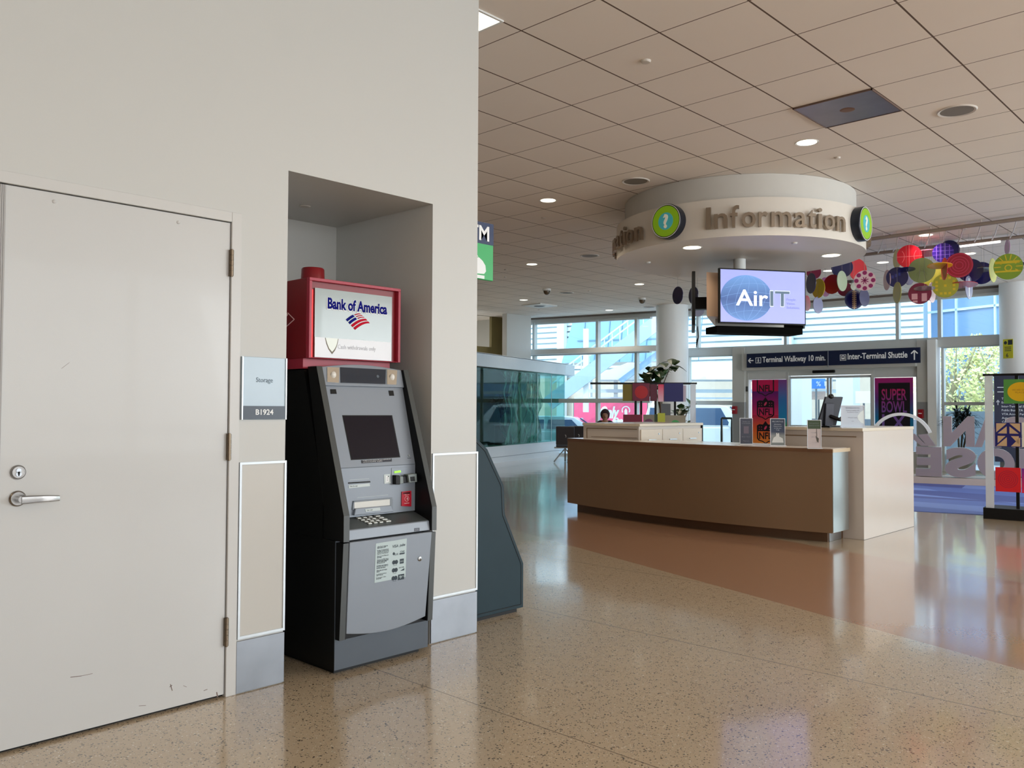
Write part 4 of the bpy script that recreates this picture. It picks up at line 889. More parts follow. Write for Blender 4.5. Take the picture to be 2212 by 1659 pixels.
# Super Bowl poster
SB, _ = fplane(1888, 1986, .09); a0 = SB.puv(1890, 880)[0]; a1 = SB.puv(1973, 880)[0]; vt = SB.puv(1930, 816)[1]; vb = .46
sb = tag(obj('event_poster', SB.rect(B(), a0, vb, a1, vt, 0, .004), grad('poster_edge', [(0, (20, 130, 150)), (.45, (0, 110, 160)), (.7, (90, 40, 120)), (1, (168, 24, 110))], 'Z', .46, 2.3)), 'black poster with big pink and purple lettering right of the doors', 'poster')
bx0 = SB.puv(1898, 880)[0]; bx1 = SB.puv(1966, 880)[0]; vi = SB.puv(1930, 827)[1]
SB.rect(B(), 0, 0, 1, 1); b = SB.rect(B(), bx0, .5, bx1, vi, .004, .002); blk = obj('black_field', b, mat('poster_black', (12, 6, 18), .4), sb)
tg = grad('text_fade', [(0, (110, 90, 160)), (.45, (120, 70, 150)), (.7, (150, 50, 130)), (1, (206, 30, 86))], 'Z', 1.0, 2.1)
cx_ = (bx0+bx1)/2
for s, pb_, pt_, w_ in (('SUPER', 864, 840, .80), ('BOWL', 890.5, 866.5, .80), ('LX', 930, 894.5, .78)):
    z0_ = SB.puv(1932, pb_)[1]; z1_ = SB.puv(1932, pt_)[1]
    obj('lettering', text_into(B(), s, SB.M(cx_, z0_, .006), (z1_-z0_)/.70, (bx1-bx0)*w_, .001, .006), tg, blk)
for px, py, lab in ((1595, 885, 'small red alarm pull box on the grey pier left of the posters'), (1995, 893, 'small red alarm pull box on the pier right of the black poster')):
    q = fpix(px); z = SB.puv(px, py)[1] if px > 1900 else NP_.puv(px, py)[1]
    al = tag(obj('alarm_box', box(B(), q.x-.27, q.y-.06, z-.12, q.x-.17, q.y+.06, z+.10), red, bevel=.006), lab, 'fire alarm', 'fire alarm boxes')
    obj('pull_bar', box(B(), q.x-.285, q.y-.035, z-.01, q.x-.27, q.y+.035, z+.01), whitep, al)
# columns
def column(px, D, r, lab):
    c = dep(px, 800, D); c.z = 0
    o = tag(obj('round_column', cyl(B(), (c.x, c.y, 0), r, CH-.002, n=48), mat('column_white', (240, 244, 246), .4, var=.01), smooth=True, origin=c), lab, 'column', 'round white columns'); return c, o
column(1452, 24.2, .45, 'round white column behind the fig plant at the glass facade')
cc, co_ = column(2208, 19.6, .45, 'round white column at the right picture edge with a yellow notice on it')
# yellow notice
n_ = Vector((-cc.x, -cc.y, 0)).normalized(); n_ = Matrix.Rotation(-.62, 3, 'Z') @ n_; u_ = Vector((-n_.y, n_.x, 0)); YP = Pl(Vector((cc.x, cc.y, 0))+n_*.462, u_)
zt, zb = 1.48+(889-733)/1845*19.2, 1.48+(889-775)/1845*19.2
yn = tag(obj('yellow_notice', YP.rect(B(), -.12, zb, .12, zt, 0, .006), mat('notice_yellow', (206, 204, 40), .4)), 'tall yellow notice with black symbols on the white column', 'notice')
b = B(); YP.rect(b, .0, zt-.13, .11, zt-.02, .006, .001); YP.disc(b, -.06, zt-.08, .04, .006, .001, n=12)
for k in range(3): YP.rect(b, -.08, zt-.19-.04*k, .08, zt-.175-.04*k, .006, .001)
text_into(b, '6', YP.M(-.02, zb+.03, .006), .12, None, .001, .002); obj('lettering', b, inkd, yn)

# ------------------------------------------------------------------ left end: bulkhead wall, alcove, glass enclosure
GPl = Pl((15.0, 15.78, 0), (.948, .319, 0))
xa = ony(1095, 720, 18.3).x; xb = ony(1147, 720, 18.3).x; xo = 14.0
b = B(); box(b, xa, 18.3, 0, xb, 18.5, CH); box(b, 10, 18.3, 3.0-.5, xa, 18.5, 3.0); box(b, xb-.15, 18.5, 0, xb, 21.8, CH)
struct('wall_bulkhead', b, wallm).name = 'wall_back'
b = B(); ox1 = ony(1062, 720, 19.3).x; zt_ = ony(1062, 681, 19.3).z; zb_ = ony(1062, 750, 19.3).z
box(b, ox1, 19.3, 2.5, xb-.15, 19.4, CH); box(b, 10, 19.3, 2.5, ox1, 19.4, zb_); box(b, 10, 19.3, zt_, ox1, 19.4, CH)
struct('wall_alcove', b, mat('olive_paint', (132, 120, 78), .6))
b = B(); box(b, 10, 21.7, 2, 20, 21.8, CH); struct('wall_far', b, white)
light('alcove_lamp', 'AREA', (16.2, 20.6, CH-.05), 60, (1, .97, .9), (16.2, 20.6, 0), .8)
q = ony(1046, 699, 20.5); downlight(q.x, q.y, CH-.02, 'downlight inside the bright opening above the glass enclosure', .1, 5)
u_end = GPl.puv(1220, 900)[0]
enc = thing('glass_enclosure', GPl.uv(u_end/2, 0), 'long glass walled enclosure with steel header and pale base near the facade', 'glass enclosure')
b = B(); GPl.rect(b, -2, 0, u_end, .43, -.7, .7); GPl.rect(b, -2, .43, u_end, .45, -.7, .72); bs = obj('base', b, mat('base_panel', (206, 212, 218), .3, .1, var=.06, scale=1.5), enc)
b = B(); GPl.rect(b, -2, .15, u_end, .16, 0, .004); obj('base_joint', b, mat('joint_grey', (96, 104, 112), .5), bs)
b = B(); GPl.rect(b, -2, 2.55, u_end+.35, 2.88, -.75, .95); GPl.rect(b, -2, 2.90, u_end+.1, 2.91, -.7, .85)
obj('header', b, mat('header_steel', (190, 190, 188), .38, .5, var=.1, scale=1), enc)
b = B(); GPl.rect(b, -2, .45, u_end, 2.56, -.01, .01)
w0 = glass('green_glass', (.58, .76, .72), .06); obj('front_pane', b, w0, enc)
b = B(); GPl.rect(b, u_end-.012, .45, u_end, 2.56, -.7, .68); obj('side_pane', b, glass('green_glass2', (.7, .86, .86), .06), enc)
ub = GPl.puv(1150, 900)[0]
b = B(); GPl.rect(b, -2, .45, ub-.15, 2.56, -.69, .03); obj('back_panel', b, mat('deep_green', (40, 48, 44), .5, var=.3, scale=1.5), enc)
b = B(); GPl.rect(b, GPl.puv(1030, 900)[0], .45, GPl.puv(1054, 900)[0], 2.56, -.65, .03); obj('olive_panel', b, mat('olive_panel', (120, 116, 84), .5), enc)
b = B(); uq = GPl.puv(1190, 900)[0]
for a in (uq, GPl.puv(1160, 900)[0]): GPl.rect(b, a-.012, .45, a+.012, 2.56, .01, .012)
obj('glass_joint', b, mat('glass_edge', (150, 176, 180), .3), enc)
# carved glass relief
am_ = bpy.data.materials.new('carved_glass'); am_.use_nodes = True; nn = am_.node_tree.nodes; LL = am_.node_tree.links; nn.clear()
out = nn.new('ShaderNodeOutputMaterial'); tr = nn.new('ShaderNodeBsdfTransparent'); tr.inputs[0].default_value = (.45, .58, .55, 1)
df = nn.new('ShaderNodeBsdfPrincipled'); df.inputs['Base Color'].default_value = (*lin((190, 214, 214)), 1); df.inputs['Roughness'].default_value = .3
t_ = nn.new('ShaderNodeTexCoord'); mp = nn.new('ShaderNodeMapping'); mp.inputs['Scale'].default_value = (1.6, 1.6, .45); LL.new(t_.outputs['Object'], mp.inputs[0])
wv = nn.new('ShaderNodeTexWave'); wv.inputs['Scale'].default_value = 1.3; wv.inputs['Distortion'].default_value = 9; wv.inputs['Detail'].default_value = 3; LL.new(mp.outputs[0], wv.inputs['Vector'])
rp = nn.new('ShaderNodeValToRGB'); LL.new(wv.outputs['Fac'], rp.inputs[0]); rp.color_ramp.elements[0].position = .55; rp.color_ramp.elements[0].color = (.15, .15, .15, 1); rp.color_ramp.elements[1].position = .9; rp.color_ramp.elements[1].color = (.95, .95, .95, 1)
mx = nn.new('ShaderNodeMixShader'); LL.new(rp.outputs[0], mx.inputs[0]); LL.new(tr.outputs[0], mx.inputs[1]); LL.new(df.outputs[0], mx.inputs[2]); LL.new(mx.outputs[0], out.inputs[0])
b = B(); ua, uc = GPl.puv(1098, 900)[0], GPl.puv(1178, 900)[0]
nx, nz = 60, 50; vv = [[b.verts.new(GPl.uv(ua+(uc-ua)*i/nx, .47+2.05*j/nz, -.20+.09*math.sin(i*.55+1.9*math.sin(j*.13)+j*.06)+.05*math.sin(j*.3+i*.2))) for i in range(nx+1)] for j in range(nz+1)]
for j in range(nz):
    for i in range(nx): b.faces.new((vv[j][i], vv[j][i+1], vv[j+1][i+1], vv[j+1][i]))
tag(obj('carved_glass_relief', b, am_, smooth=True), 'wavy carved green glass relief inside the glass enclosure', 'artwork')

# ------------------------------------------------------------------ plants
def leaf(bm, base, d, L, wd, droop=.3, n=6, fold=.15):
    d = Vector(d).normalized(); side = d.cross(Vector((0, 0, 1)));
    if side.length < .05: side = Vector((1, 0, 0))
    side.normalize(); up = side.cross(d).normalized(); pr = None
    for i in range(n+1):
        t = i/n; c = Vector(base)+d*L*t-Vector((0, 0, 1))*droop*L*t*t; hw = wd*(math.sin(math.pi*(t**.8))**.8 if 0 < t < 1 else .02)*(1-.15*math.sin(9*t))/2
        row = [bm.verts.new(c-side*hw+up*hw*fold), bm.verts.new(c), bm.verts.new(c+side*hw+up*hw*fold)]
        if pr: 
            for k in (0, 1): bm.faces.new((pr[k], pr[k+1], row[k+1], row[k]))
        pr = row
leafm = mat('fig_leaf', (46, 74, 38), .35, var=.35, scale=3); leafd = mat('dark_leaf', (22, 38, 30), .4, var=.3, scale=3); barkm = mat('bark', (84, 66, 50), .8)
def fig(c, h, crown, nleaf, lab, m, L=.28, pot=(.26, .5, (40, 42, 44))):
    t = thing('potted_fig', (c.x, c.y, 0), lab, 'potted plant')
    obj('pot', lathe(B(), (c.x, c.y, 0), [(0, 0), (pot[0]*.8, 0), (pot[0], pot[1]), (pot[0]*.9, pot[1]), (pot[0]*.86, pot[1]-.05), (0, pot[1]-.05)], 28), mat('pot_%d' % pot[2][0], pot[2], .5), t, smooth=True)
    b = B(); tube(b, [(c.x, c.y, pot[1]-.06), (c.x+.03, c.y, h*.55), (c.x, c.y+.03, h*.85)], [.025, .02, .012], 8)
    ends = []
    for k in range(5):
        a = k*1.3; e_ = Vector((c.x+crown*.6*math.cos(a), c.y+crown*.6*math.sin(a), h*(.72+.05*k))); tube(b, [(c.x+.02, c.y, h*(.5+.05*k)), (Vector((c.x, c.y, h*.7))+e_)/2, e_], [.012, .009, .006], 6); ends.append(e_)
    ends.append(Vector((c.x, c.y+.03, h*.85))); obj('stem', b, barkm, t)
    b = B()
    for k in range(nleaf):
        e_ = random.choice(ends); a = random.uniform(0, 6.28); el = random.uniform(-.3, 1.1); s = e_+Vector((random.uniform(-1, 1), random.uniform(-1, 1), random.uniform(-2.2, 1)))*crown*.2
        leaf(b, s, (math.cos(a)*math.cos(el), math.sin(a)*math.cos(el), math.sin(el)), L*random.uniform(.7, 1.15), L*.62, random.uniform(.1, .5))
    obj('foliage', b, m, t); return t
c = dep(1425, 820, 17.6); c.z = 0
fig(c, 2.62, .42, 70, 'fiddle leaf fig with big leaves rising behind the left display stand', leafm, .30)
c = dep(1082, 880, 24.25); c.z = 0
fig(c, 2.05, .28, 90, 'dark leafy plant in a tall dark pot inside the glass enclosure', leafd, .2, (.2, 1.0, (30, 32, 34)))
c = dep(1475, 880, 18.6); c.z = 0
fig(c, 1.7, .26, 34, 'low green plant at the right end of the left display stand', leafm, .24)
c = dep(2078, 880, 20.6); c.z = 0
t = thing('potted_palm', (c.x, c.y, 0), 'dark green palm between the cut-out letters and the right window', 'potted plant')
obj('pot', lathe(B(), (c.x, c.y, 0), [(0, 0), (.26, 0), (.32, .42), (.28, .42), (0, .36)], 28), mat('pot_stone', (150, 146, 136), .6), t, smooth=True)
b = B(); 
for k in range(3): tube(b, [(c.x+.06*k-.06, c.y+.04*k, .36), (c.x+.03*k-.03, c.y+.1*(k-1), .9), (c.x, c.y+.12*(k-1), 1.35)], [.025, .022, .018], 7)
obj('stem', b, barkm, t)
b = B()
for k in range(170):
    a = random.uniform(0, 6.28); el = random.uniform(-.1, 1.35); leaf(b, (c.x+random.uniform(-.04, .04), c.y+.12*random.choice((-1, 0, 1)), random.uniform(.95, 1.45)), (math.cos(a)*math.cos(el), math.sin(a)*math.cos(el), math.sin(el)), random.uniform(.35, .6), .055, random.uniform(.3, .9), 6, .3)
obj('foliage', b, leafd, t)

# ------------------------------------------------------------------ display stands
olive = mat('card_olive', (120, 104, 12), .4); maroon = mat('card_maroon', (112, 10, 50), .4); cred = mat('card_red', (180, 10, 24), .4)
cnavy = mat('card_blue', (14, 16, 96), .4); cpink = grad('card_pink', [(0, (236, 190, 206)), (1, (226, 40, 90))], 'Z', 1.62, 1.95); cgrey = mat('card_grey', (134, 128, 112), .4)
acr = glass('acrylic', (.90, .93, .96), .14)
def stand(pl, W_, lab, cards, posts):
    t = thing('display_stand', pl.uv(W_/2, 0), lab, 'display stand', 'black display stands with coloured cards')
    b = B(); pl.rect(b, 0, 0, W_, .15, -.36, .5); obj('base', b, black, t)
    b = B(); pl.rect(b, 0, 1.955, W_, 1.985, -.25, .30); obj('top_bar', b, black, t)
    for x in posts: b = B(); pl.rect(b, x-.02, .15, x+.02, 1.955, -.02, .04); obj('post', b, black, t)
    for x in ((W_-.13,) if W_ > 1.7 else (.03, W_-.13)): b = B(); pl.rect(b, x, .15, x+.1, 1.955, .10, .02); obj('acrylic_panel', b, mat('acrylic_white', (214, 220, 228), .12, alpha=.75), t)
    return t
RP = Pl((13.1, 3.46, 0), (.115, -.993, 0))
rs = stand(RP, 1.5, 'black framed display stand with coloured square cards at the right picture edge', None, (.40, 1.1))
def card(t, pl, a, z, w_, h_, m, off=.04, name='card'):
    b = B(); pl.rect(b, a, z, a+w_, z+h_, off, .012); return obj(name, b, m, t)
def cu2(px, py): return RP.puv(px, py)
g_ = card(rs, RP, .25, 1.575, .36, .33, mat('card_green2', (76, 140, 60), .4))
b = B(); RP.disc(b, .45, 1.735, .155, .053, .001, .13, 36); y_ = obj('yellow_disc', b, mat('card_yellow', (214, 168, 10), .4), g_)
b = B(); text_into(b, 'WE ARE GOING', RP.M(.45, 1.75, .054), .03, .2, .001); text_into(b, 'PLACES', RP.M(.45, 1.715, .054), .03, .12, .001); obj('lettering', b, mat('olive_ink', (150, 110, 10), .5), y_)
n2 = card(rs, RP, .14, .985, .315, .33, cnavy)
b = B(); x0, z0, s_ = .14, .985, .33
for (p, q_, r_) in (((.05, .97), (.45, .97), (.05, .6)), ((.55, .97), (.95, .97), (.95, .62)), ((.05, .03), (.45, .03), (.45, .4)), ((.95, .03), (.95, .4), (.6, .03)), ((.1, .55), (.45, .55), (.45, .85)), ((.9, .55), (.55, .55), (.55, .85)), ((.1, .45), (.4, .45), (.1, .15)), ((.9, .45), (.6, .45), (.9, .12))):
    RP.poly(b, [(x0+s_*.955*x, z0+s_*y) for x, y in (p, q_, r_)], .052, .001)
obj('tan_pattern', b, mat('card_tan', (192, 160, 122), .4), n2)
w2 = card(rs, RP, .46, .99, .33, .33, mat('card_white', (216, 212, 196), .4)); b = B(); RP.ring(b, .63, 1.15, .08, .13, .052, .001, 32); obj('blue_ring', b, mat('ring_blue', (20, 80, 150), .4), w2)
r2 = card(rs, RP, .14, .375, .30, .33, mat('card_scarlet', (206, 16, 30), .4)); b = B()
for k in range(5): RP.ring(b, .29, .545, .015+.024*k, .022+.024*k, .052, .001, 28)
obj('ring_pattern', b, mat('card_wine', (150, 16, 50), .4), r2)
p2 = card(rs, RP, .45, .37, .33, .33, grad('card_purple', [(0, (220, 30, 60)), (1, (110, 30, 140))], 'Z', .37, .70))
c = dep(1275, 880, 16.5); e_ = dep(1505, 880, 16.3); u = Vector((e_.x-c.x, e_.y-c.y, 0)); LPn = Pl((c.x, c.y, 0), u)
ls = stand(LPn, u.length, 'black framed display stand with coloured square cards behind the desk', None, [LPn.puv(p, 860)[0] for p in (1373, 1385, 1416, 1458)])
for (x0_, x1_, z0_, z1_, m, off) in ((1345, 1367, 1.63, 1.95, olive, .04), (1366, 1403, 1.63, 1.97, maroon, .055), (1404, 1419, 1.63, 1.95, mat('card_plum', (90, 6, 40), .4), .04), (1421, 1434, 1.62, 1.95, cpink, .05), (1434, 1475, 1.62, 1.97, cnavy, .06), (1475, 1481, 1.62, 1.93, mat('card_lilac', (206, 190, 206), .4), .04),
        (1346, 1387, 1.05, 1.37, mat('card_wine2', (120, 14, 50), .4), .04), (1389, 1413, 1.05, 1.37, cgrey, .05), (1413, 1420, 1.05, 1.38, mat('card_forest', (50, 74, 40), .4), .04), (1420, 1436, 1.13, 1.40, mat('card_lime', (186, 190, 60), .4), .06), (1436, 1480, 1.05, 1.36, mat('card_sand', (150, 142, 122), .4), .05), (1428, 1448, 1.36, 1.58, mat('card_slate', (88, 92, 98), .4), .03)):
    a = LPn.puv(x0_, 860)[0]; c_ = LPn.puv(x1_, 860)[0]; card(ls, LPn, a, z0_, c_-a, z1_-z0_, m, off)
b = B(); a = LPn.puv(1385, 860)[0]; LPn.disc(b, a, 1.80, .125, .068, .001); obj('red_disc', b, cred, ls)
b = B(); a = LPn.puv(1401, 860)[0]; LPn.disc(b, a, 1.2, .09, .063, .001); obj('mauve_disc', b, mat('card_mauve', (110, 60, 90), .4), ls)
b = B(); a = LPn.puv(1458, 860)[0]; LPn.disc(b, a, 1.18, .09, .063, .001); obj('green_disc', b, mat('card_mint', (70, 160, 90), .4), ls)
# directory board
c = dep(2148, 880, 18.9); DPl = Pl((c.x, c.y, 0), (.30, -.954, 0))
db = tag(obj('directory_board', DPl.rect(B(), 0, .35, 1.3, 2.27, -.10, .10), navy), 'tall navy directory board with white text behind the right display stand', 'sign')
for k, s in enumerate(('Terminal Walkway', 'Economy Lot 1', 'Inter-Terminal Shuttle', 'Public Bus VTA 60', 'VTA Access Paratransit', 'Autonomous Vehicles', 'Courtesy Vans', 'Charter Buses', 'Hourly Lot 5', 'Rideshare')):
    obj('lettering', text_into(B(), s, DPl.M(.14, 1.72-k*.085, 0), .065, None, .002, .001, 'LEFT', res=1), mat('board_white', (190, 200, 214), .4), db)
b = B()
obj('heading_rule', DPl.rect(B(), .06, 1.98, .25, 2.0, 0, .003), mat('board_white', (190, 200, 214), .4), db); obj('heading_rule', DPl.rect(B(), .06, 1.88, .25, 1.9, 0, .003), mat('board_white', (190, 200, 214), .4), db); DPl.line(b, .07, 1.70, .07, 1.60, .016); DPl.line(b, .04, 1.66, .07, 1.71, .014); DPl.line(b, .10, 1.66, .07, 1.71, .014)
obj('arrow', b, mat('board_white', (190, 200, 214), .4), db)
obj('board_leg', DPl.rect(B(), .1, 0, 1.2, .35, -.08, .06), dark, db)

# ------------------------------------------------------------------ cut-out letters seen from behind
LT = Pl((18.21, 6.03, 0), (.258, -.966, 0))
ltr = thing('letter_sculpture', LT.uv(.5, 0), 'big mauve cut-out letters on a plinth, seen reversed from behind', 'sculpture')
b = B(); LT.rect(b, -1.1, 0, 3.0, .135, -.75, .78); obj('plinth', b, mat('plinth_beige', (186, 172, 162), .5), ltr)
facm = mat('letter_mauve', (146, 134, 138), .5)  # mauve grey puts the backlit shade of white letters into the colour
def rev_letter(ch, px0, px1, z0, z1):
    a0, a1 = LT.puv(px0, 1000)[0], LT.puv(px1, 1000)[0]
    def mk(th, off, bold):
        b = text_into(B(), ch, Matrix.Identity(4), 1, None, th, bold, 'LEFT', res=8)
        xs = [v.co.x for v in b.verts]; ys_ = [v.co.y for v in b.verts]; X0, X1, Y0, Y1 = min(xs), max(xs), min(ys_), max(ys_)
        for v in b.verts: v.co = LT.uv(a1-(v.co.x-X0)/(X1-X0)*(a1-a0), z0+(v.co.y-Y0)/(Y1-Y0)*(z1-z0), off+v.co.z)
        return b
    o = obj('letter_'+ch.lower(), mk(.20, -.21, .06), white, ltr); obj('letter_face', mk(.01, .0, .058), facm, o)
rev_letter('N', 2038, 2106, .76, 1.36); rev_letter('A', 2106, 2164, .76, 1.36); rev_letter('S', 2170, 2225, .76, 1.36)
rev_letter('E', 1978, 2034, .15, .74); rev_letter('S', 2041, 2108, .15, .74); rev_letter('O', 2111, 2192, .15, .74); rev_letter('J', 2200, 2245, .15, .74)
ax, az = LT.puv(1946, 955); b = B(); LT.ring(b, ax, az, .54, .60, -.2, .2, 40, .35, 2.9); obj('arch', b, white, ltr)
b = B(); LT.poly(b, [(LT.puv(1983, 945)[0], .98), (LT.puv(2003, 940)[0], 1.0), (LT.puv(2021, 968)[0], .76), (LT.puv(2002, 968)[0], .76)], -.2, .2); LT.poly(b, [(LT.puv(1960, 945)[0], .98), (LT.puv(1975, 945)[0], 1.0), (LT.puv(2003, 968)[0], .76), (LT.puv(1990, 968)[0], .76)], -.2, .2); obj('slanted_bar', b, facm, ltr)
# rug
rm = bpy.data.materials.new('blue_mat'); rm.use_nodes = True; nn = rm.node_tree.nodes; LL = rm.node_tree.links; pb = nn['Principled BSDF']
t_ = nn.new('ShaderNodeTexCoord'); mp = nn.new('ShaderNodeMapping'); mp.inputs['Rotation'].default_value = (0, 0, .55); mp.inputs['Scale'].default_value = (1, .16, 1); LL.new(t_.outputs['Object'], mp.inputs[0])
vo = nn.new('ShaderNodeTexVoronoi'); vo.inputs['Scale'].default_value = 1.5; LL.new(mp.outputs[0], vo.inputs['Vector']); rp = nn.new('ShaderNodeValToRGB'); rp.color_ramp.interpolation = 'CONSTANT'
LL.new(vo.outputs['Color'], rp.inputs[0]); e = rp.color_ramp.elements; e[0].color = (*lin((58, 76, 156)), 1); e[1].color = (*lin((112, 140, 214)), 1); e[1].position = .6
x_ = e.new(.35); x_.color = (*lin((82, 108, 188)), 1); LL.new(rp.outputs[0], pb.inputs['Base Color']); pb.inputs['Roughness'].default_value = .6
tag(obj('floor_mat', extr(B(), [(12.85, 5.5, .001), (13.75, 2.1, .001), (19.8, 1.6, .001), (19.5, 4.5, .001), (18.7, 7.4, .001), (17.2, 7.6, .001)], (0, 0, .005)), rm), 'blue patterned floor mat in front of the cut-out letters', 'floor mat')

# ------------------------------------------------------------------ hanging discs
rig = thing('rigging_frame', onz(2040, 520, 4.33), 'pale rigging bars hung under the ceiling above the coloured discs', 'rigging')
rigm = mat('rig_white', (206, 196, 190), .45)
p1a, p1b, p2a, p2b = onz(1800, 527.5, 4.34), onz(2300, 460, 4.34), onz(1800, 558, 4.34), onz(2300, 500.5, 4.34)
for a, c_ in ((p1a, p1b), (p2a, p2b)): b = B(); tube(b, [a, c_], .03, 6); obj('beam', b, mat('rig_beam', (150, 136, 124), .5), rig)
for k in range(14):
    t_ = (k+.5)/14; a = p1a.lerp(p1b, t_); c_ = p2a.lerp(p2b, t_-.03); b = B(); m_ = (a+c_)/2+Vector((0, 0, -.04)); tube(b, [a, m_, c_], .011, 6); obj('crossbar', b, rigm, rig)
b = B(); tube(b, [onz(2066, 533, 4.3), onz(2161, 521.5, 4.3)], .022, 6); obj('light_bar', b, mat('bar_glow', (255, 250, 250), .4, emit=1.6), rig)
for k in range(0, 14, 3): b = B(); a = p1a.lerp(p1b, (k+.5)/14); tube(b, [a, (a.x, a.y, CH-.002)], .008, 5); c_ = p2a.lerp(p2b, (k+.5)/14); tube(b, [c_, (c_.x, c_.y, CH-.002)], .008, 5); obj('hanger', b, rigm, rig)
C_ = dict(red=(200, 18, 40), dred=(150, 10, 40), navy=(16, 18, 84), grid=(44, 20, 120), cream=(222, 216, 150), pink=(214, 90, 120), green=(132, 146, 92), olive=(150, 144, 60), yolive=(160, 160, 50), sun=(120, 150, 40),
          yellow=(206, 180, 30), orange=(230, 164, 20), lilac=(170, 130, 170), slateb=(84, 86, 116), grey=(120, 118, 112), mauve=(150, 80, 130), pgreen=(168, 186, 160), maroon=(120, 24, 60), lav=(140, 144, 176), pyel=(216, 220, 120), wpink=(214, 184, 190), black=(24, 12, 24), rose=(184, 40, 60), mint=(206, 214, 200))
DISCS = [ # px,py,rx,ry,D,colour,pattern,label
 (1964,554,25,25,15.6,'red','ball','bright red disc with pale curved lines at the top left of the right cluster'),(1938,559,8,21,15.9,'cream','','narrow cream disc edge beside the bright red ball disc'),
 (2002,547,27,0,15.8,'pink','','flat lying pink disc above the big green disc'),(2037,546,21,21,15.4,'grid','grid','purple disc with pale grid lines at the cluster top'),
 (2050,540,21,21,15.9,'navy','','plain navy disc just behind the purple grid disc'),(2072,573,27,27,15,'dred','rings','red disc with concentric rings right of the cluster middle'),
 (2096,584,25,25,15.4,'navy','','navy disc directly behind the red ringed disc'),(2120,590,24,24,15.8,'navy','','second navy disc farther right behind the red ringed disc'),
 (2145,584,7,26,15.2,'pyel','','pale yellow narrow disc left of the green sun disc'),(2178,576,28,28,14.9,'sun','sun','green disc with yellow sun pattern farthest right'),
 (2176,534,5,16,15.3,'lilac','','thin lilac disc seen on edge above the green sun disc'),(1991,584,27,27,15.3,'green','arch','big sage green disc with arched lines in the right cluster'),
 (2009,595,26,26,15.7,'olive','','brownish olive disc behind the sage green disc'),(2042,617,26,26,15.1,'yolive','squares','olive disc with small yellow squares at the cluster bottom'),
 (1938,599,22,22,15.4,'navy','faint','dark blue disc with faint squares left of the sage green disc'),(1963,596,10,20,15.8,'slateb','','slate blue narrow disc behind the dark blue disc'),
 (1987,634,23,23,15.2,'maroon','tbar','maroon and pink disc with a T shape, lowest of the right cluster'),(1938,632,8,23,15.1,'yolive','','narrow olive yellow disc hanging lowest at the left of the right cluster'),
 (2040,581,6,24,14.8,'red','','thin red disc on edge in front of the cluster middle'),(2030,574,25,0,14.8,'orange','','flat lying orange disc crossing the thin red one'),
 (2013,632,7,22,15.3,'wpink','','pale pink narrow disc beside the maroon disc'),(1997,623,21,0,15,'grey','','flat lying grey disc above the maroon disc'),
 (2093,621,7,25,15.3,'lav','stripe','narrow lavender disc with a white stripe below the navy discs'),(2081,615,28,0,15.1,'rose','','flat lying dark rose disc below the navy discs'),
 (1958,582,18,0,15.2,'navy','','flat lying navy disc across the top of the dark blue disc'),(1916,605,7,22,15.6,'wpink','','thin pale pink disc at the far left of the right cluster'),
 (1977,566,20,20,16,'red','','red disc peeking out behind the sage green disc'),(2126,582,20,0,15.4,'grey','','flat lying dark grey disc by the pale yellow one'),(2203,570,12,0,15,'navy','','short navy disc edge in front of the green sun disc'),
 (1752,612,10,22,14.8,'navy','','narrow navy disc right beside the hanging screen'),(1758,588,15,10,15,'maroon','','small maroon and pink disc tilted above the narrow navy one'),
 (1768,623,13,21,15,'yellow','','yellow disc behind the narrow navy one in the left cluster'),(1783,620,10,21,15.4,'mauve','','mauve disc behind the plain dark red disc'),
 (1798,614,18,21,15,'dred','','plain dark red disc in the middle of the left cluster'),(1819,607,10,22,14.8,'pgreen','','pale sage disc at the centre of the left cluster'),
 (1819,578,22,22,15.2,'navy','','navy disc cut off by the drum edge at the top of the left cluster'),(1853,583,18,24,15.5,'red','','red disc at the top right of the left cluster'),
 (1868,606,22,22,14.8,'wpink','flower','pale disc with a ring of magenta dots like a flower'),(1845,647,19,21,15.2,'navy','zig','navy disc with a tan zigzag stripe at the bottom of the left cluster'),
 (1867,643,10,19,15,'slateb','','grey blue oval disc below the flower dotted disc'),(1825,625,15,15,15.3,'maroon','','small dark maroon disc between the pale sage and flower discs'),
 (1767,659,10,18,15,'lav','','lavender disc hanging lowest beside the screen'),(1743,655,7,17,15.2,'rose','','rose disc mostly hidden behind the right edge of the screen housing'),
 (1843,619,5,8,15,'mint','','tiny pale disc between the navy zigzag and flower discs'),(1837,608,12,0,15,'grey','','flat lying grey disc next to the flower dotted disc'),
 (1464,638,11,19,15.6,'navy','','lone narrow navy disc left of the hanging screens'),(1498,638,10,19,15.6,'navy','','navy disc touching the left hanging screen'),(1507,668,14,16,15.8,'navy','','lower navy disc behind the left hanging screen')]
def disc_mat(n): return mat('acrylic_'+n, C_[n], .25, var=.03, coat=.3)
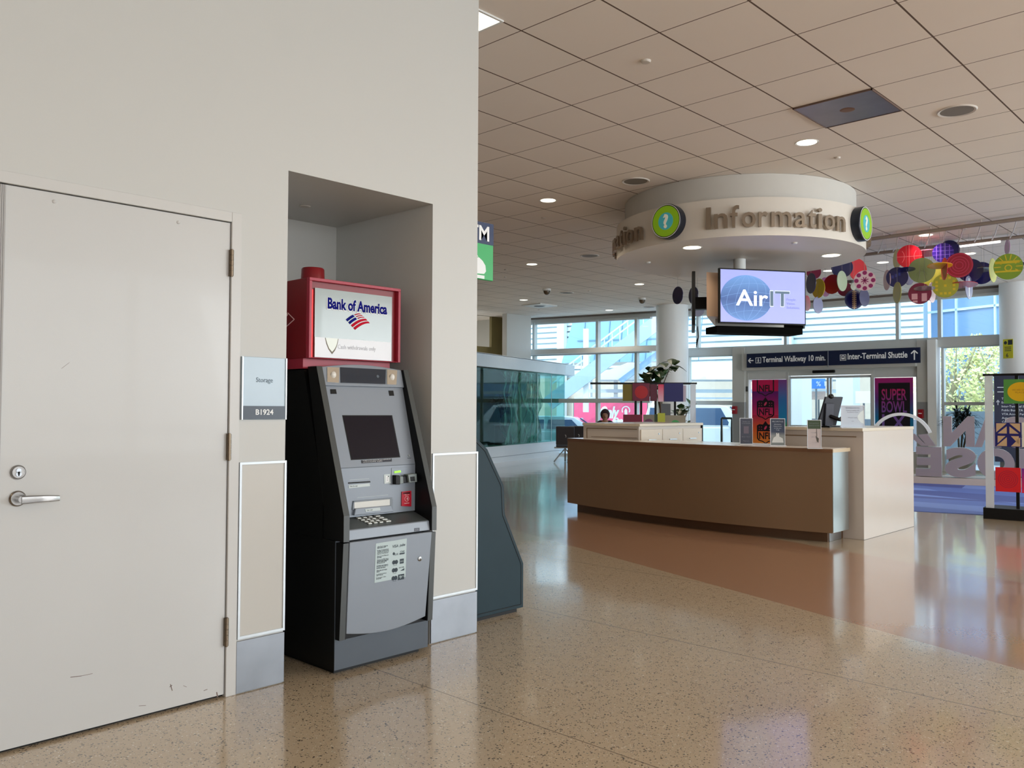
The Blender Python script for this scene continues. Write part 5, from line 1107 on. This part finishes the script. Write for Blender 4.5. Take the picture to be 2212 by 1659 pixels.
for (px, py, rx, ry, D, cn, pat, lab) in DISCS:
    D *= .925; c = dep(px, py, D); R_ = max(rx, ry)*D/F; az = math.atan2(-c.y, -c.x)
    t = thing('hanging_disc', c, lab, 'hanging disc', 'coloured discs of the ceiling mobile')
    if ry == 0: nrm = Vector((math.cos(az)*.12, math.sin(az)*.12, -1)).normalized(); u = nrm.cross(Vector((0, 1, 0))).normalized(); vv_ = nrm.cross(u)
    else:
        th = math.acos(min(1, rx/ry))*(1 if (px*7) % 2 else -1); nrm = Vector((math.cos(az+th), math.sin(az+th), 0)); u = Vector((-nrm.y, nrm.x, 0)); vv_ = Vector((0, 0, 1))
    pl = Pl(c, u, vv_)
    if pl.n.dot(nrm) < 0: pl = Pl(c, -u, vv_)
    b = B(); pl.disc(b, 0, 0, R_, -.004, .008, n=40); obj('disc', b, disc_mat(cn), t)
    b = B(); tp_ = c.z+(R_ if ry else 0); tube(b, [(c.x, c.y, tp_-.02), (c.x, c.y, CH-.002)], .0016, 4); obj('cord', b, mat('cord_grey', (150, 146, 140), .5), t)
    b = B(); o_ = .0042; q_ = .001
    if pat == 'ball':
        pl.line(b, 0, -R_, 0, R_, .008, o_, q_); pl.line(b, -R_, 0, R_, 0, .008, o_, q_); pl.ring(b, -R_*1.15, 0, R_*.75, R_*.79, o_, q_, 16, -.7, .7); pl.ring(b, R_*1.15, 0, R_*.75, R_*.79, o_, q_, 16, 2.44, 3.84); pm = mat('pale_rose_line', (232, 110, 120), .4)
    elif pat == 'grid':
        for k in (-.6, -.2, .2, .6): hw = R_*math.sqrt(1-k*k); pl.line(b, k*R_, -hw, k*R_, hw, .009, o_, q_); pl.line(b, -hw, k*R_, hw, k*R_, .006, o_, q_)
        pm = mat('violet_line', (136, 96, 220), .4)
    elif pat == 'rings':
        for k in (.25, .45, .65, .9): pl.ring(b, 0, 0, R_*k, R_*(k+.05), o_, q_, 36)
        pm = mat('rose_ring', (184, 44, 84), .4)
    elif pat == 'sun':
        pl.ring(b, 0, -.02, R_*.18, R_*.26, o_, q_, 24)
        for k in range(-1, 8):
            a = k*.449; pl.line(b, R_*.5*math.cos(a), R_*.5*math.sin(a), R_*.95*math.cos(a), R_*.95*math.sin(a), .014, o_, q_)
        pl.rect(b, -R_*.9, R_*.25, R_*.75, R_*.45, o_, q_); pl.rect(b, -R_*.9, -R_*.42, R_*.8, -R_*.30, o_, q_); pm = mat('sun_yellow', (206, 180, 30), .4)
    elif pat == 'arch':
        pl.ring(b, 0, -R_*.4, R_*.34, R_*.37, o_, q_, 20, 0, 3.14); pl.line(b, -R_*.35, -R_*.9, -R_*.1, R_*.1, .006, o_, q_); pl.line(b, R_*.35, -R_*.9, R_*.1, R_*.1, .006, o_, q_); pm = mat('sage_line', (98, 108, 72), .4)
    elif pat == 'squares':
        for i in range(-2, 3):
            for j in range(-2, 3):
                if abs(i)+abs(j) < 4 and (abs(i) == 2 or abs(j) == 2 or (i == 0 and j == 0)): s_ = R_*.10; pl.rect(b, i*R_*.32-s_, j*R_*.32-s_, i*R_*.32+s_, j*R_*.32+s_, o_, q_)
        pm = mat('sun_yellow', (206, 180, 30), .4)
    elif pat == 'faint':
        for i in range(3): pl.rect(b, -R_*.5+i*R_*.3, -R_*.1+i*R_*.12, -R_*.3+i*R_*.3, R_*.2+i*R_*.12, o_, q_)
        pm = mat('faint_blue', (30, 40, 130), .4)
    elif pat == 'tbar':
        pl.rect(b, -R_*.7, -R_*.55, -R_*.2, R_*.0, o_, q_); pl.rect(b, R_*.15, -R_*.75, R_*.6, R_*.0, o_, q_); pl.rect(b, -R_*.6, -R_*.85, -R_*.2, -R_*.65, o_, q_); pm = mat('dusty_pink', (206, 150, 160), .4)
    elif pat == 'stripe': pl.rect(b, -R_*.1, -R_*.8, R_*.1, R_*.8, o_, q_); pm = whitep
    elif pat == 'flower':
        for k in range(8): a = k*.785; pl.disc(b, R_*.76*math.cos(a), R_*.76*math.sin(a), R_*.21, o_, q_, n=14)
        for k in range(8): a = k*.785+.39; pl.line(b, 0, 0, R_*.36*math.cos(a), R_*.36*math.sin(a), R_*.09, o_, q_)
        pm = mat('magenta_dot', (140, 20, 90), .4)
    elif pat == 'zig':
        pl.rect(b, -R_*.07, -R_*.98, R_*.07, R_*.98, o_, q_)
        for k in range(-4, 5): pl.disc(b, -R_*.16, k*R_*.2, R_*.07, o_, q_, n=8); pl.disc(b, R_*.16, k*R_*.2, R_*.07, o_, q_, n=8)
        pm = mat('card_tan', (192, 160, 122), .4)
    else: b.free(); continue
    obj('disc_pattern', b, pm, t)

# ------------------------------------------------------------------ seats, person, small frame
def seat_unit(c, rz, lab):
    t = thing('waiting_seat', (c.x, c.y, 0), lab, 'seat', 'dark waiting seats behind the desk')
    M_ = Matrix.Translation((c.x, c.y, 0)) @ Matrix.Rotation(rz, 4, 'Z')
    sm = mat('seat_vinyl', (52, 50, 56), .4)
    obj('backrest', box(B(), -.25, -.03, .5, .25, .03, 1.02, M_ @ Matrix.Translation((0, -.2, 0)) @ Matrix.Rotation(.22, 4, 'X')), sm, t, bevel=.02)
    obj('seat', box(B(), -.25, -.25, .42, .25, .28, .48, M_), sm, t, bevel=.02)
    b = B(); tube(b, [M_ @ Vector((-.3, -.2, .02)), M_ @ Vector((0, -.05, .38)), M_ @ Vector((.3, -.2, .02))], .025, 6); tube(b, [M_ @ Vector((0, -.05, .38)), M_ @ Vector((0, .25, .02))], .025, 6); box(b, -.3, -.05, .38, .3, .03, .42, M_); obj('leg_frame', b, steel, t)
    mk = M_ @ Matrix.Translation((0, -.2, 0)) @ Matrix.Rotation(.22, 4, 'X'); b = B(); tube(b, [mk @ Vector((.02*math.cos(a)*1.2, -.033, .75+.04*math.sin(a))) for a in (-.8, 0, .9, 1.8)], .006, 5); obj('seat_mark', b, whitep, t)
for px, D, lab in ((1221, 23.6, 'left of two dark waiting seats, seen through the green glass'), (1249, 24.2, 'right of two dark waiting seats, beside the desk wing')):
    c = dep(px, 920, D); seat_unit(c, math.radians(-50), lab)
# person seated, head bowed
c = dep(1307, 900, 22.6); pz = math.atan2(-c.y, -c.x)-math.pi/2
t = thing('person', (c.x, c.y, .07), 'person in a dark hooded top sitting with bowed head behind the desk', 'person', rz=pz+math.pi)
PM = W(t)
def skin(name, verts, edges, radii, m, parent, root=0, sub=1):
    me = bpy.data.meshes.new(name); me.from_pydata([tuple(v) for v in verts], edges, []); me.materials.append(m)
    o = bpy.data.objects.new(name, me); COL.objects.link(o); o.parent = parent
    md = o.modifiers.new('skin', 'SKIN'); md.use_smooth_shade = True
    for i, r_ in enumerate(radii): me.skin_vertices[0].data[i].radius = (r_, r_) if not isinstance(r_, tuple) else r_
    me.skin_vertices[0].data[root].use_root = True
    s_ = o.modifiers.new('sub', 'SUBSURF'); s_.levels = sub; s_.render_levels = sub; return o
# local: +y faces away from... front is -y
V = [(0, 0, .52), (0, 0, .72), (0, .0, .92), (0, -.02, 1.04), (0, -.05, 1.12), (0, -.08, 1.20),
     (-.19, .0, 1.0), (-.25, -.06, .76), (-.16, -.26, .66), (-.10, -.34, .64), (.19, 0, 1.0), (.25, -.06, .76), (.16, -.26, .66), (.10, -.34, .64),
     (-.10, -.08, .5), (-.13, -.48, .5), (-.13, -.46, .10), (-.13, -.60, .05), (.10, -.08, .5), (.13, -.48, .5), (.13, -.46, .10), (.13, -.60, .05), (0, -.085, 1.30)]
Ed = [(5, 22), (0, 1), (1, 2), (2, 3), (3, 4), (4, 5), (3, 6), (6, 7), (7, 8), (8, 9), (3, 10), (10, 11), (11, 12), (12, 13), (0, 14), (14, 15), (15, 16), (16, 17), (0, 18), (18, 19), (19, 20), (20, 21)]
Ra = [(.16, .12), (.14, .11), (.16, .11), (.09, .07), .05, (.085, .10), .062, .048, .036, .03, .062, .048, .036, .03, .085, .065, .045, .04, .085, .065, .045, .04, (.075, .085)]
skin('body', V, Ed, Ra, mat('skin_tone', (150, 108, 88), .5), t, 0, 2)
V2 = [(0, 0, .50), (0, 0, .72), (0, 0, .92), (0, -.02, 1.06), (-.20, 0, .99), (-.26, -.06, .75), (-.17, -.25, .66), (.20, 0, .99), (.26, -.06, .75), (.17, -.25, .66)]
skin('jacket', V2, [(0, 1), (1, 2), (2, 3), (3, 4), (4, 5), (5, 6), (3, 7), (7, 8), (8, 9)], [(.18, .14), (.165, .13), (.19, .13), (.115, .11), .085, .064, .05, .085, .064, .05], mat('dark_jacket', (40, 22, 30), .8), t, 0, 2)
skin('trousers', [(0, 0, .54), (-.10, -.08, .5), (-.13, -.48, .5), (-.13, -.46, .14), (.10, -.08, .5), (.13, -.48, .5), (.13, -.46, .14)], [(0, 1), (1, 2), (2, 3), (0, 4), (4, 5), (5, 6)], [(.17, .13), .10, .08, .06, .10, .08, .06], mat('dark_trousers', (30, 32, 40), .8), t, 0, 2)
def loc_obj(name, bm, m): 
    me = bpy.data.meshes.new(name); bmesh.ops.recalc_face_normals(bm, faces=bm.faces); bm.to_mesh(me); bm.free(); me.materials.append(m)
    for p in me.polygons: p.use_smooth = True
    o = bpy.data.objects.new(name, me); COL.objects.link(o); o.parent = t; return o
b = ball(B(), (0, -.005, 1.26), .125, .12, .15); 
for v in b.verts:
    if v.co.y < -.06 and v.co.z < 1.34: v.co.y = -.06
loc_obj('hood', b, mat('dark_jacket', (40, 22, 30), .8))
b = ball(B(), (0, -.17, 1.225), .012, .018, .022, 10); loc_obj('nose', b, mat('skin_tone', (150, 108, 88), .5))
b = B(); ball(b, (-.032, -.158, 1.255), .012, .008, .007, 8); ball(b, (.032, -.158, 1.255), .012, .008, .007, 8); ball(b, (0, -.165, 1.18), .024, .008, .006, 8); loc_obj('eyes_and_mouth', b, mat('face_dark', (50, 30, 28), .5))
for s in (-1, 1):
    for f_ in range(4):
        skin('finger', [(s*(.10+.014*f_-.02), -.345, .64), (s*(.095+.012*f_-.02), -.385, .635-.004*f_), (s*(.09+.01*f_-.02), -.405, .612)], [(0, 1), (1, 2)], [.009, .008, .007], mat('skin_tone', (150, 108, 88), .5), t)
    skin('thumb', [(s*.075, -.335, .65), (s*.055, -.36, .655), (s*.05, -.385, .65)], [(0, 1), (1, 2)], [.010, .009, .008], mat('skin_tone', (150, 108, 88), .5), t)
skin_bench = thing('bench', (c.x, c.y, 0), 'low dark bench the seated person is on, behind the desk', 'bench', rz=pz+math.pi)
M_ = W(skin_bench); obj('seat', box(B(), -.6, -.22, .40, .6, .25, .46, M_), mat('seat_vinyl', (52, 50, 56), .4), skin_bench, bevel=.01)
for x in (-.5, .5): obj('leg', box(B(), x-.03, -.18, 0, x+.03, .2, .40, M_), steel, skin_bench)
# black two-post frame behind the desk
c = dep(1559, 930, 14.2); e_ = dep(1581, 930, 14.2); fr = thing('post_frame', ((c.x+e_.x)/2, (c.y+e_.y)/2, 0), 'black two-post frame with a top bar standing behind the desk', 'frame')
for q in (c, e_): obj('post', tube(B(), [(q.x, q.y, .03), (q.x, q.y, 1.1), (q.x, q.y, 1.33)], [.022, .02, .016], 8), mat('dark_green_metal', (18, 34, 34), .4), fr); obj('foot', box(B(), q.x-.12, q.y-.12, 0, q.x+.12, q.y+.12, .03), black, fr)
obj('top_bar', tube(B(), [(c.x, c.y, 1.33), (e_.x, e_.y, 1.33)], .018, 8), mat('dark_green_metal', (18, 34, 34), .4), fr)

# ------------------------------------------------------------------ outdoors
struct('exterior_ground', extr(B(), [(22.6, -70, -.25), (110, -70, -.25), (110, 110, -.25), (12, 110, -.25), (20.6, 19, -.25), (22.0, 12, -.25)], (0, 0, .05)), mat('concrete', (150, 152, 152), .8, var=.1, scale=.5)).name = 'floor_outside'
def pat_box(pl, a0, z0, a1, z1, m, th, off=0): return pl.rect(B(), a0, z0, a1, z1, off-th, th)
def oplane(p0, p1, D0, D1):
    A_, C2 = dep(p0, 880, D0), dep(p1, 880, D1); return Pl((A_.x, A_.y, 0), (C2.x-A_.x, C2.y-A_.y, 0))
# louvred parking building
LB = oplane(1100, 2000, 56, 42); a1 = LB.puv(1996, 700)[0]
lb = thing('louvred_building', LB.uv(a1/2, 0), 'long white building with horizontal louvres outside the glass facade', 'building')
obj('wall', pat_box(LB, -12, 3.4, a1, 14, None, 1.2), mat('louvre_shade', (190, 208, 216), .6), lb)
b = B()
for k in range(30): z = 3.6+k*.34; LB.poly(b, [(-12, z), (a1, z), (a1, z+.24), (-12, z+.24)], .05, .12)
obj('louvres', b, mat('louvre_white', (206, 222, 230), .5), lb)
obj('lower_wall', pat_box(LB, -12, -.2, a1, 3.4, None, 1.2), mat('stone_wall', (196, 184, 168), .8, var=.12, scale=3), lb)
b = B()
for x in range(-10, int(a1), 7): LB.rect(b, x, -.2, x+.5, 14, .2, .4)
obj('pillar', b, mat('pillar_outside', (220, 226, 230), .5), lb)
# blue glass building on the right
RB = oplane(1990, 2400, 44, 36)
rb = thing('glass_building', RB.uv(4, 0), 'blue glass building with slender mullions beyond the right window', 'building')
obj('wall', pat_box(RB, .6, 2.2, 16, 16, None, 1.2), mat('sky_blue_glass', (118, 150, 188), .12, var=.12, scale=.4), rb)
b = B()
for k in range(8): RB.rect(b, k*2.0, 2.2, k*2+.10, 16, 0, .1)
for z in (4.2, 6.4, 8.6): RB.rect(b, 0, z, 16, z+.12, 0, .1)
obj('mullions', b, mat('mullion_pale', (190, 214, 226), .4), rb)
obj('ground_storey', pat_box(RB, 0, -.2, 16, 2.2, None, 3), mat('storey_slate', (86, 98, 110), .5), rb)
# blue stair tower on the left with a diagonal flight
TB = oplane(1204, 1425, 40, 38); wT = TB.puv(1422, 700)[0]
tb = thing('stair_tower', TB.uv(wT/2, 0), 'pale blue glazed stair tower outside the left part of the facade', 'building')
obj('wall', TB.poly(B(), [(.2, 3.6), (wT, 3.6), (wT, 12), (2.6, 12)], -3, 3), mat('tower_blue', (126, 168, 194), .2, var=.1, scale=.5), tb)
b = B(); TB.rect(b, .4, -.2, .7, 3.6, -3, .3); TB.rect(b, wT-.3, -.2, wT, 3.6, -3, .3); obj('support', b, white, tb)
b = B()
for k in range(10): TB.line(b, 1.2+k*.6, 3.6, 1.7+k*.6, 9, .03, 0, .03)
for z in (4.6, 5.6, 6.6): TB.rect(b, 1, z, wT, z+.05, 0, .05)
obj('glazing_bars', b, mat('tower_bar', (92, 134, 160), .4), tb)
ST = oplane(1180, 1430, 33, 32); q0 = ST.puv(1185, 872); q1 = ST.puv(1440, 682)
b = B(); stt = thing('outdoor_stair', ST.uv((q0[0]+q1[0])/2, 0), 'pale diagonal staircase rising to the right outside the left windows', 'staircase')
ST.line(b, *q0, *q1, .55, 0, .12); obj('stringer', b, mat('stair_pale', (168, 190, 210), .5), stt)
b = B(); dv = Vector((q1[0]-q0[0], q1[1]-q0[1]))
for off in (.75, 1.0): ST.line(b, q0[0], q0[1]+off, q1[0], q1[1]+off, .06, -.5, .05)
for k in range(16): x = q0[0]+dv.x*k/15; z = q0[1]+dv.y*k/15; ST.line(b, x, z, x, z+1.0, .04, -.5, .04)
obj('railing', b, mat('rail_pale', (206, 220, 230), .4), stt)
b = B(); ST.line(b, q0[0]+.6+dv.x*.45, q0[1]-.6+dv.y*.45, q1[0]+.6, q1[1]-.6, .22, -1.4, .12); obj('rear_stringer', b, mat('stair_blue', (150, 180, 206), .5), stt)
x_, z_ = ST.puv(1265, 800); b = B(); ST.rect(b, x_-.1, z_-1.6, x_+.1, z_+1.6, -.2, .18); obj('stair_column', b, white, stt)
x_, z_ = ST.puv(1420, 800); b = B(); ST.rect(b, x_-.1, -.2, x_+.1, z_+1.4, -1.2, .2); obj('stair_column', b, white, stt)
# shuttle canopy
CP = oplane(1290, 1620, 34, 33); wC = CP.puv(1616, 800)[0]; z0, z1 = CP.puv(1400, 820)[1], CP.puv(1400, 783)[1]
cp = thing('shuttle_canopy', CP.uv(wC/2, 0), 'white flat canopy over the kerb outside the windows', 'canopy')
obj('roof', CP.poly(B(), [(0, z0), (wC+4, z0), (wC+4, z1), (1.2, z1), (0, z0+.2)], -2.5, 2.5), mat('canopy_white', (232, 236, 238), .5), cp)
for x in (.6, 3.4, 6.2): b = B(); CP.rect(b, x, -.2, x+.16, z0, -1.2, .16); obj('canopy_post', b, white, cp)
b = B(); CP.rect(b, -1, z0-.5, wC+4, z0-.36, -1.0, .1); CP.rect(b, -1, z0-.75, wC+4, z0-.68, -1.0, .1); obj('pipe_rail', b, mat('rail_pale', (206, 220, 230), .4), cp)
# pink banner
BP = oplane(1240, 1395, 34.5, 34); z0, z1 = BP.puv(1300, 916)[1], BP.puv(1300, 868)[1]; wB = BP.puv(1398, 890)[0]
bn = thing('roadside_banner', BP.uv(wB/2, -.2), 'long pink roadside banner with white slanted lettering outside the windows', 'banner')
obj('cloth', pat_box(BP, 0, .35, wB, z1, None, .02), mat('banner_pink', (250, 96, 136), .6), bn)
bu = lambda px, py=890: BP.puv(px, py)[0]
b = text_into(B(), 'Only', BP.M(bu(1296), BP.puv(1300, 902)[1], .001), (BP.puv(1300, 880)[1]-BP.puv(1300, 902)[1])/.66, bu(1338)-bu(1296), .002, .03, 'LEFT', shear=.3)
text_into(b, 'in', BP.M(bu(1324), BP.puv(1300, 915)[1], .001), .34, bu(1346)-bu(1324), .002, .03, 'LEFT', shear=.3)
cu_, cv = BP.puv(1352, 890); BP.ring(b, cu_, cv+.07, .13, .17, .001, .002, 24, -.6, 3.74); BP.poly(b, [(cu_-.05, cv-.12), (cu_-.09, cv-.2), (cu_+.1, cv-.2), (cu_+.06, cv-.1), (cu_+.05, cv+.06), (cu_-.0, cv+.15), (cu_-.06, cv+.05)], .001, .002); obj('lettering', b, whitep, bn)
for x in (0, wB*.5, wB): b = B(); BP.rect(b, x-.03, -.2, x+.03, z1+.05, -.1, .06); obj('banner_post', b, steel, bn)
# vehicles
def car(name, px, D, heading, body_c, lab, kind):
    c = dep(px, 900, D); c.z = -.2
    t = thing(name, c, lab, 'car', rz=heading); M_ = W(t)
    suv = kind == 'suv'; L_, Wd = (4.9, 1.9) if suv else (4.5, 1.8)
    H = 1.84 if suv else 1.42; bl = 1.08 if suv else .92
    prof = [(-.5, .35), (-.5, bl*.9), (-.485, bl), (.22, bl), (.46, bl*.88), (.5, bl*.7), (.5, .35)]
    roof = [(-.48, bl), (-.44, H*.97), (-.38, H), (.02, H), (.10, H*.97), (.25, bl)] if suv else [(-.40, bl), (-.27, H*.97), (-.2, H), (.0, H), (.08, H*.97), (.26, bl)]
    def ex(pr, hw, hw2=None):
        b = B(); pts = [(x*L_, z) for x, z in pr]; hw2 = hw2 or hw; zm = max(z for _, z in pts)
        a = [b.verts.new(M_ @ Vector((x, -(hw if z <= bl+.01 else hw2), z))) for x, z in pts]; d_ = [b.verts.new(M_ @ Vector((x, (hw if z <= bl+.01 else hw2), z))) for x, z in pts]
        b.faces.new(a); b.faces.new(d_[::-1])
        for i in range(len(a)): j = (i+1) % len(a); b.faces.new((a[i], a[j], d_[j], d_[i]))
        return b
    pm = mat('car_white', body_c, .25, coat=.6)
    bo = obj('body', ex(prof, Wd/2), pm, t, bevel=.05); obj('cabin', ex(roof, Wd/2-.03, Wd/2-.16), pm, t, bevel=.03)
    wi = mat('car_glass', (70, 92, 120), .08)
    for s in (-1, 1):
        for a_, c_ in (((-.455, -.33), (-.31, -.14), (-.12, .08)) if suv else ((-.30, -.16), (-.14, .09))) and [((-.44, -.33)), ((-.31, -.15)), ((-.13, .06))][0 if suv else 1:]:
            b = B(); zz0, zz1 = bl+.06, H-.12; sl_ = lambda z: Wd/2-.03-(z-bl)/(H-bl)*.13+.006
            x1_ = c_*L_; e_x = .32 if c_ > 0 else 0
            pts = [(a_*L_, zz0), (x1_+e_x, zz0), (x1_, zz1), (a_*L_+.06, zz1)]
            extr(b, [M_ @ Vector((x, s*sl_(z), z)) for x, z in pts], M_.to_3x3() @ Vector((0, s*.006, 0))); obj('side_window', b, wi, t)
        b = B(); cyl(b, M_ @ Vector((.13*L_, s*(Wd/2+.0), bl+.08)), .09, .14, M_.to_3x3() @ Vector((0, s, 0)), 12); obj('door_mirror', b, pm, t)
    b = B(); hw = Wd/2-.22; extr(b, [M_ @ Vector((x, y, z)) for x, y, z in ((.245*L_, -hw-.05, bl+.05), (.245*L_, hw+.05, bl+.05), (.12*L_, hw, H-.09), (.12*L_, -hw, H-.09))], M_.to_3x3() @ Vector((.03, 0, .03))); obj('windscreen', b, wi, t)
    for x in (-.31, .32):
        for s in (-1, 1):
            w_ = obj('wheel', cyl(B(), M_ @ Vector((x*L_, s*(Wd/2-.2), .34)), .34, .22, M_.to_3x3() @ Vector((0, s, 0)), 28), black, t, smooth=True); obj('wheel_rim', cyl(B(), M_ @ Vector((x*L_, s*(Wd/2+.015), .34)), .2, .02, M_.to_3x3() @ Vector((0, s, 0)), 20), steel, w_)
    if suv:
        for s in (-1, 1): obj('roof_rail', tube(B(), [M_ @ Vector((-.36*L_, s*.66, H+.05)), M_ @ Vector((0, s*.66, H+.05))], .02, 6), steel, t)
    b = B(); box(b, .495*L_, -Wd/2+.1, bl*.62, .505*L_, -Wd/2+.45, bl*.78, M_); box(b, .495*L_, Wd/2-.45, bl*.62, .505*L_, Wd/2-.1, bl*.78, M_); obj('headlights', b, whitep, t)
car('parked_suv', 1540, 30, math.radians(-62), (226, 234, 238), 'white sport utility car parked outside behind the left display stand', 'suv')
car('parked_sedan', 1222, 30, math.radians(-55), (220, 232, 236), 'white saloon car parked outside near the pink banner', 'sedan')
# things outside the sliding doors
c = dep(1832, 880, 30); q = dep(1832, 842, 30)
ec = tag(obj('outdoor_column', box(B(), c.x-.3, c.y-.3, -.2, c.x+.3, c.y+.3, 3.2), mat('concrete_pale', (206, 208, 212), .6), origin=(c.x, c.y, -.2)), 'pale square column outside the sliding doors', 'column')
EP = oplane(1700, 1890, 28, 27)
eu = lambda px, py: EP.puv(px, py)
def eboard(name, q, m, lab, cat, th=.05, off=0):
    a0, z0 = eu(q[0], q[3]); a1, z1 = eu(q[2], q[1]); o = thing(name, EP.uv((a0+a1)/2, -.2), lab, cat)
    b = B(); EP.rect(b, a0, z0, a1, z1, off, th); obj('board', b, m, o); b = B(); EP.rect(b, (a0+a1)/2-.03, -.2, (a0+a1)/2+.03, z0, off-.02, .04); obj('post', b, steel, o); return o
bb_ = eboard('street_sign', (1743, 818, 1783, 840), mat('street_blue', (84, 140, 214), .4), 'blue street sign seen through the left sliding door', 'sign')
a, z = eu(1766, 838); obj('lettering', text_into(B(), '% 1', EP.M(a+.1, z+.06, .05), .22, None, .002), whitep, bb_)
eboard('pale_board', (1848, 845, 1884, 871), mat('board_cream', (236, 222, 210), .5), 'cream board beside the pale column outside the doors', 'sign', off=.1)
eboard('map_board', (1752, 845, 1783, 863), mat('board_stone', (206, 176, 160), .5, var=.4, scale=40), 'mottled pink board under the blue street sign outside', 'sign', off=-.3)
b = B(); a, z = eu(1818, 861); a1_, z1_ = eu(1845, 858)
c = dep(1720, 880, 27); tag(obj('outdoor_column', box(B(), c.x-.35, c.y-.35, -.2, c.x+.35, c.y+.35, 3.2), white, origin=(c.x, c.y, -.2)), 'white square column seen through the left edge of the doors', 'column')
c = dep(1860, 905, 29); BW = oplane(1735, 2000, 36, 34)
tag(obj('low_wall', pat_box(BW, -4, -.2, 9, 1.1, None, .3), mat('low_wall_grey', (120, 128, 138), .6)), 'low grey wall across the road outside the doors', 'wall')
# trees beyond the right window
def tree(px, D, h, r, lab, n=1500, c1=(232, 226, 150)):
    c = dep(px, 880, D); c.z = -.2
    t = thing('flowering_tree', c, lab, 'tree', 'pale trees beyond the right window')
    b = B(); tube(b, [c, c+Vector((.1, 0, h*.4)), c+Vector((0, .1, h*.75))], [.14, .1, .05], 8)
    for k in range(9):
        a = k*.7; tube(b, [c+Vector((0, 0, h*(.35+.04*k))), c+Vector((math.cos(a)*r*.5, math.sin(a)*r*.5, h*(.6+.04*k))), c+Vector((math.cos(a)*r*.8, math.sin(a)*r*.8, h*(.72+.05*k)))], [.05, .035, .015], 6)
    obj('trunk', b, mat('pale_bark', (170, 160, 130), .8), t)
    b = B()
    for k in range(n):
        th = random.uniform(0, 6.28); ph = random.uniform(-1, 1); rr = r*random.uniform(.4, 1)**.5; s = c+Vector((rr*math.cos(th)*math.sqrt(1-ph*ph), rr*math.sin(th)*math.sqrt(1-ph*ph), h*.66+ph*h*.33))
        d = Vector((random.gauss(0, 1), random.gauss(0, 1), random.gauss(0, 1))).normalized(); e = d.orthogonal().normalized(); L_ = random.uniform(.10, .2)
        b.faces.new([b.verts.new(s), b.verts.new(s+d*L_*.5+e*L_*.3), b.verts.new(s+d*L_), b.verts.new(s+d*L_*.5-e*L_*.3)])
    obj('foliage', b, mat('blossom_%d' % c1[2], c1, .6, var=.35, scale=2), t)
tree(2062, 31, 4.0, 1.35, 'pale green tree left in the right window', c1=(216, 216, 150))
tree(2108, 33, 4.6, 1.7, 'tall cream flowering tree in the middle of the right window')
tree(2158, 30, 4.0, 1.2, 'cream flowering tree half behind the column edge', c1=(226, 222, 160))
VP_ = oplane(2035, 2175, 27, 26); tag(obj('service_cabinet', pat_box(VP_, .1, -.2, 2.2, 1.45, None, 1.0), mat('cabinet_slate', (96, 108, 118), .5)), 'slate grey cabinet outside the right window below the trees', 'cabinet')

# parts never go deeper than thing > part > sub-part
def depth_of(o):
    d_ = 1
    while o.parent: o = o.parent; d_ += 1
    return d_
for o in list(COL.objects):
    while depth_of(o) > 3: o.parent = o.parent.parent
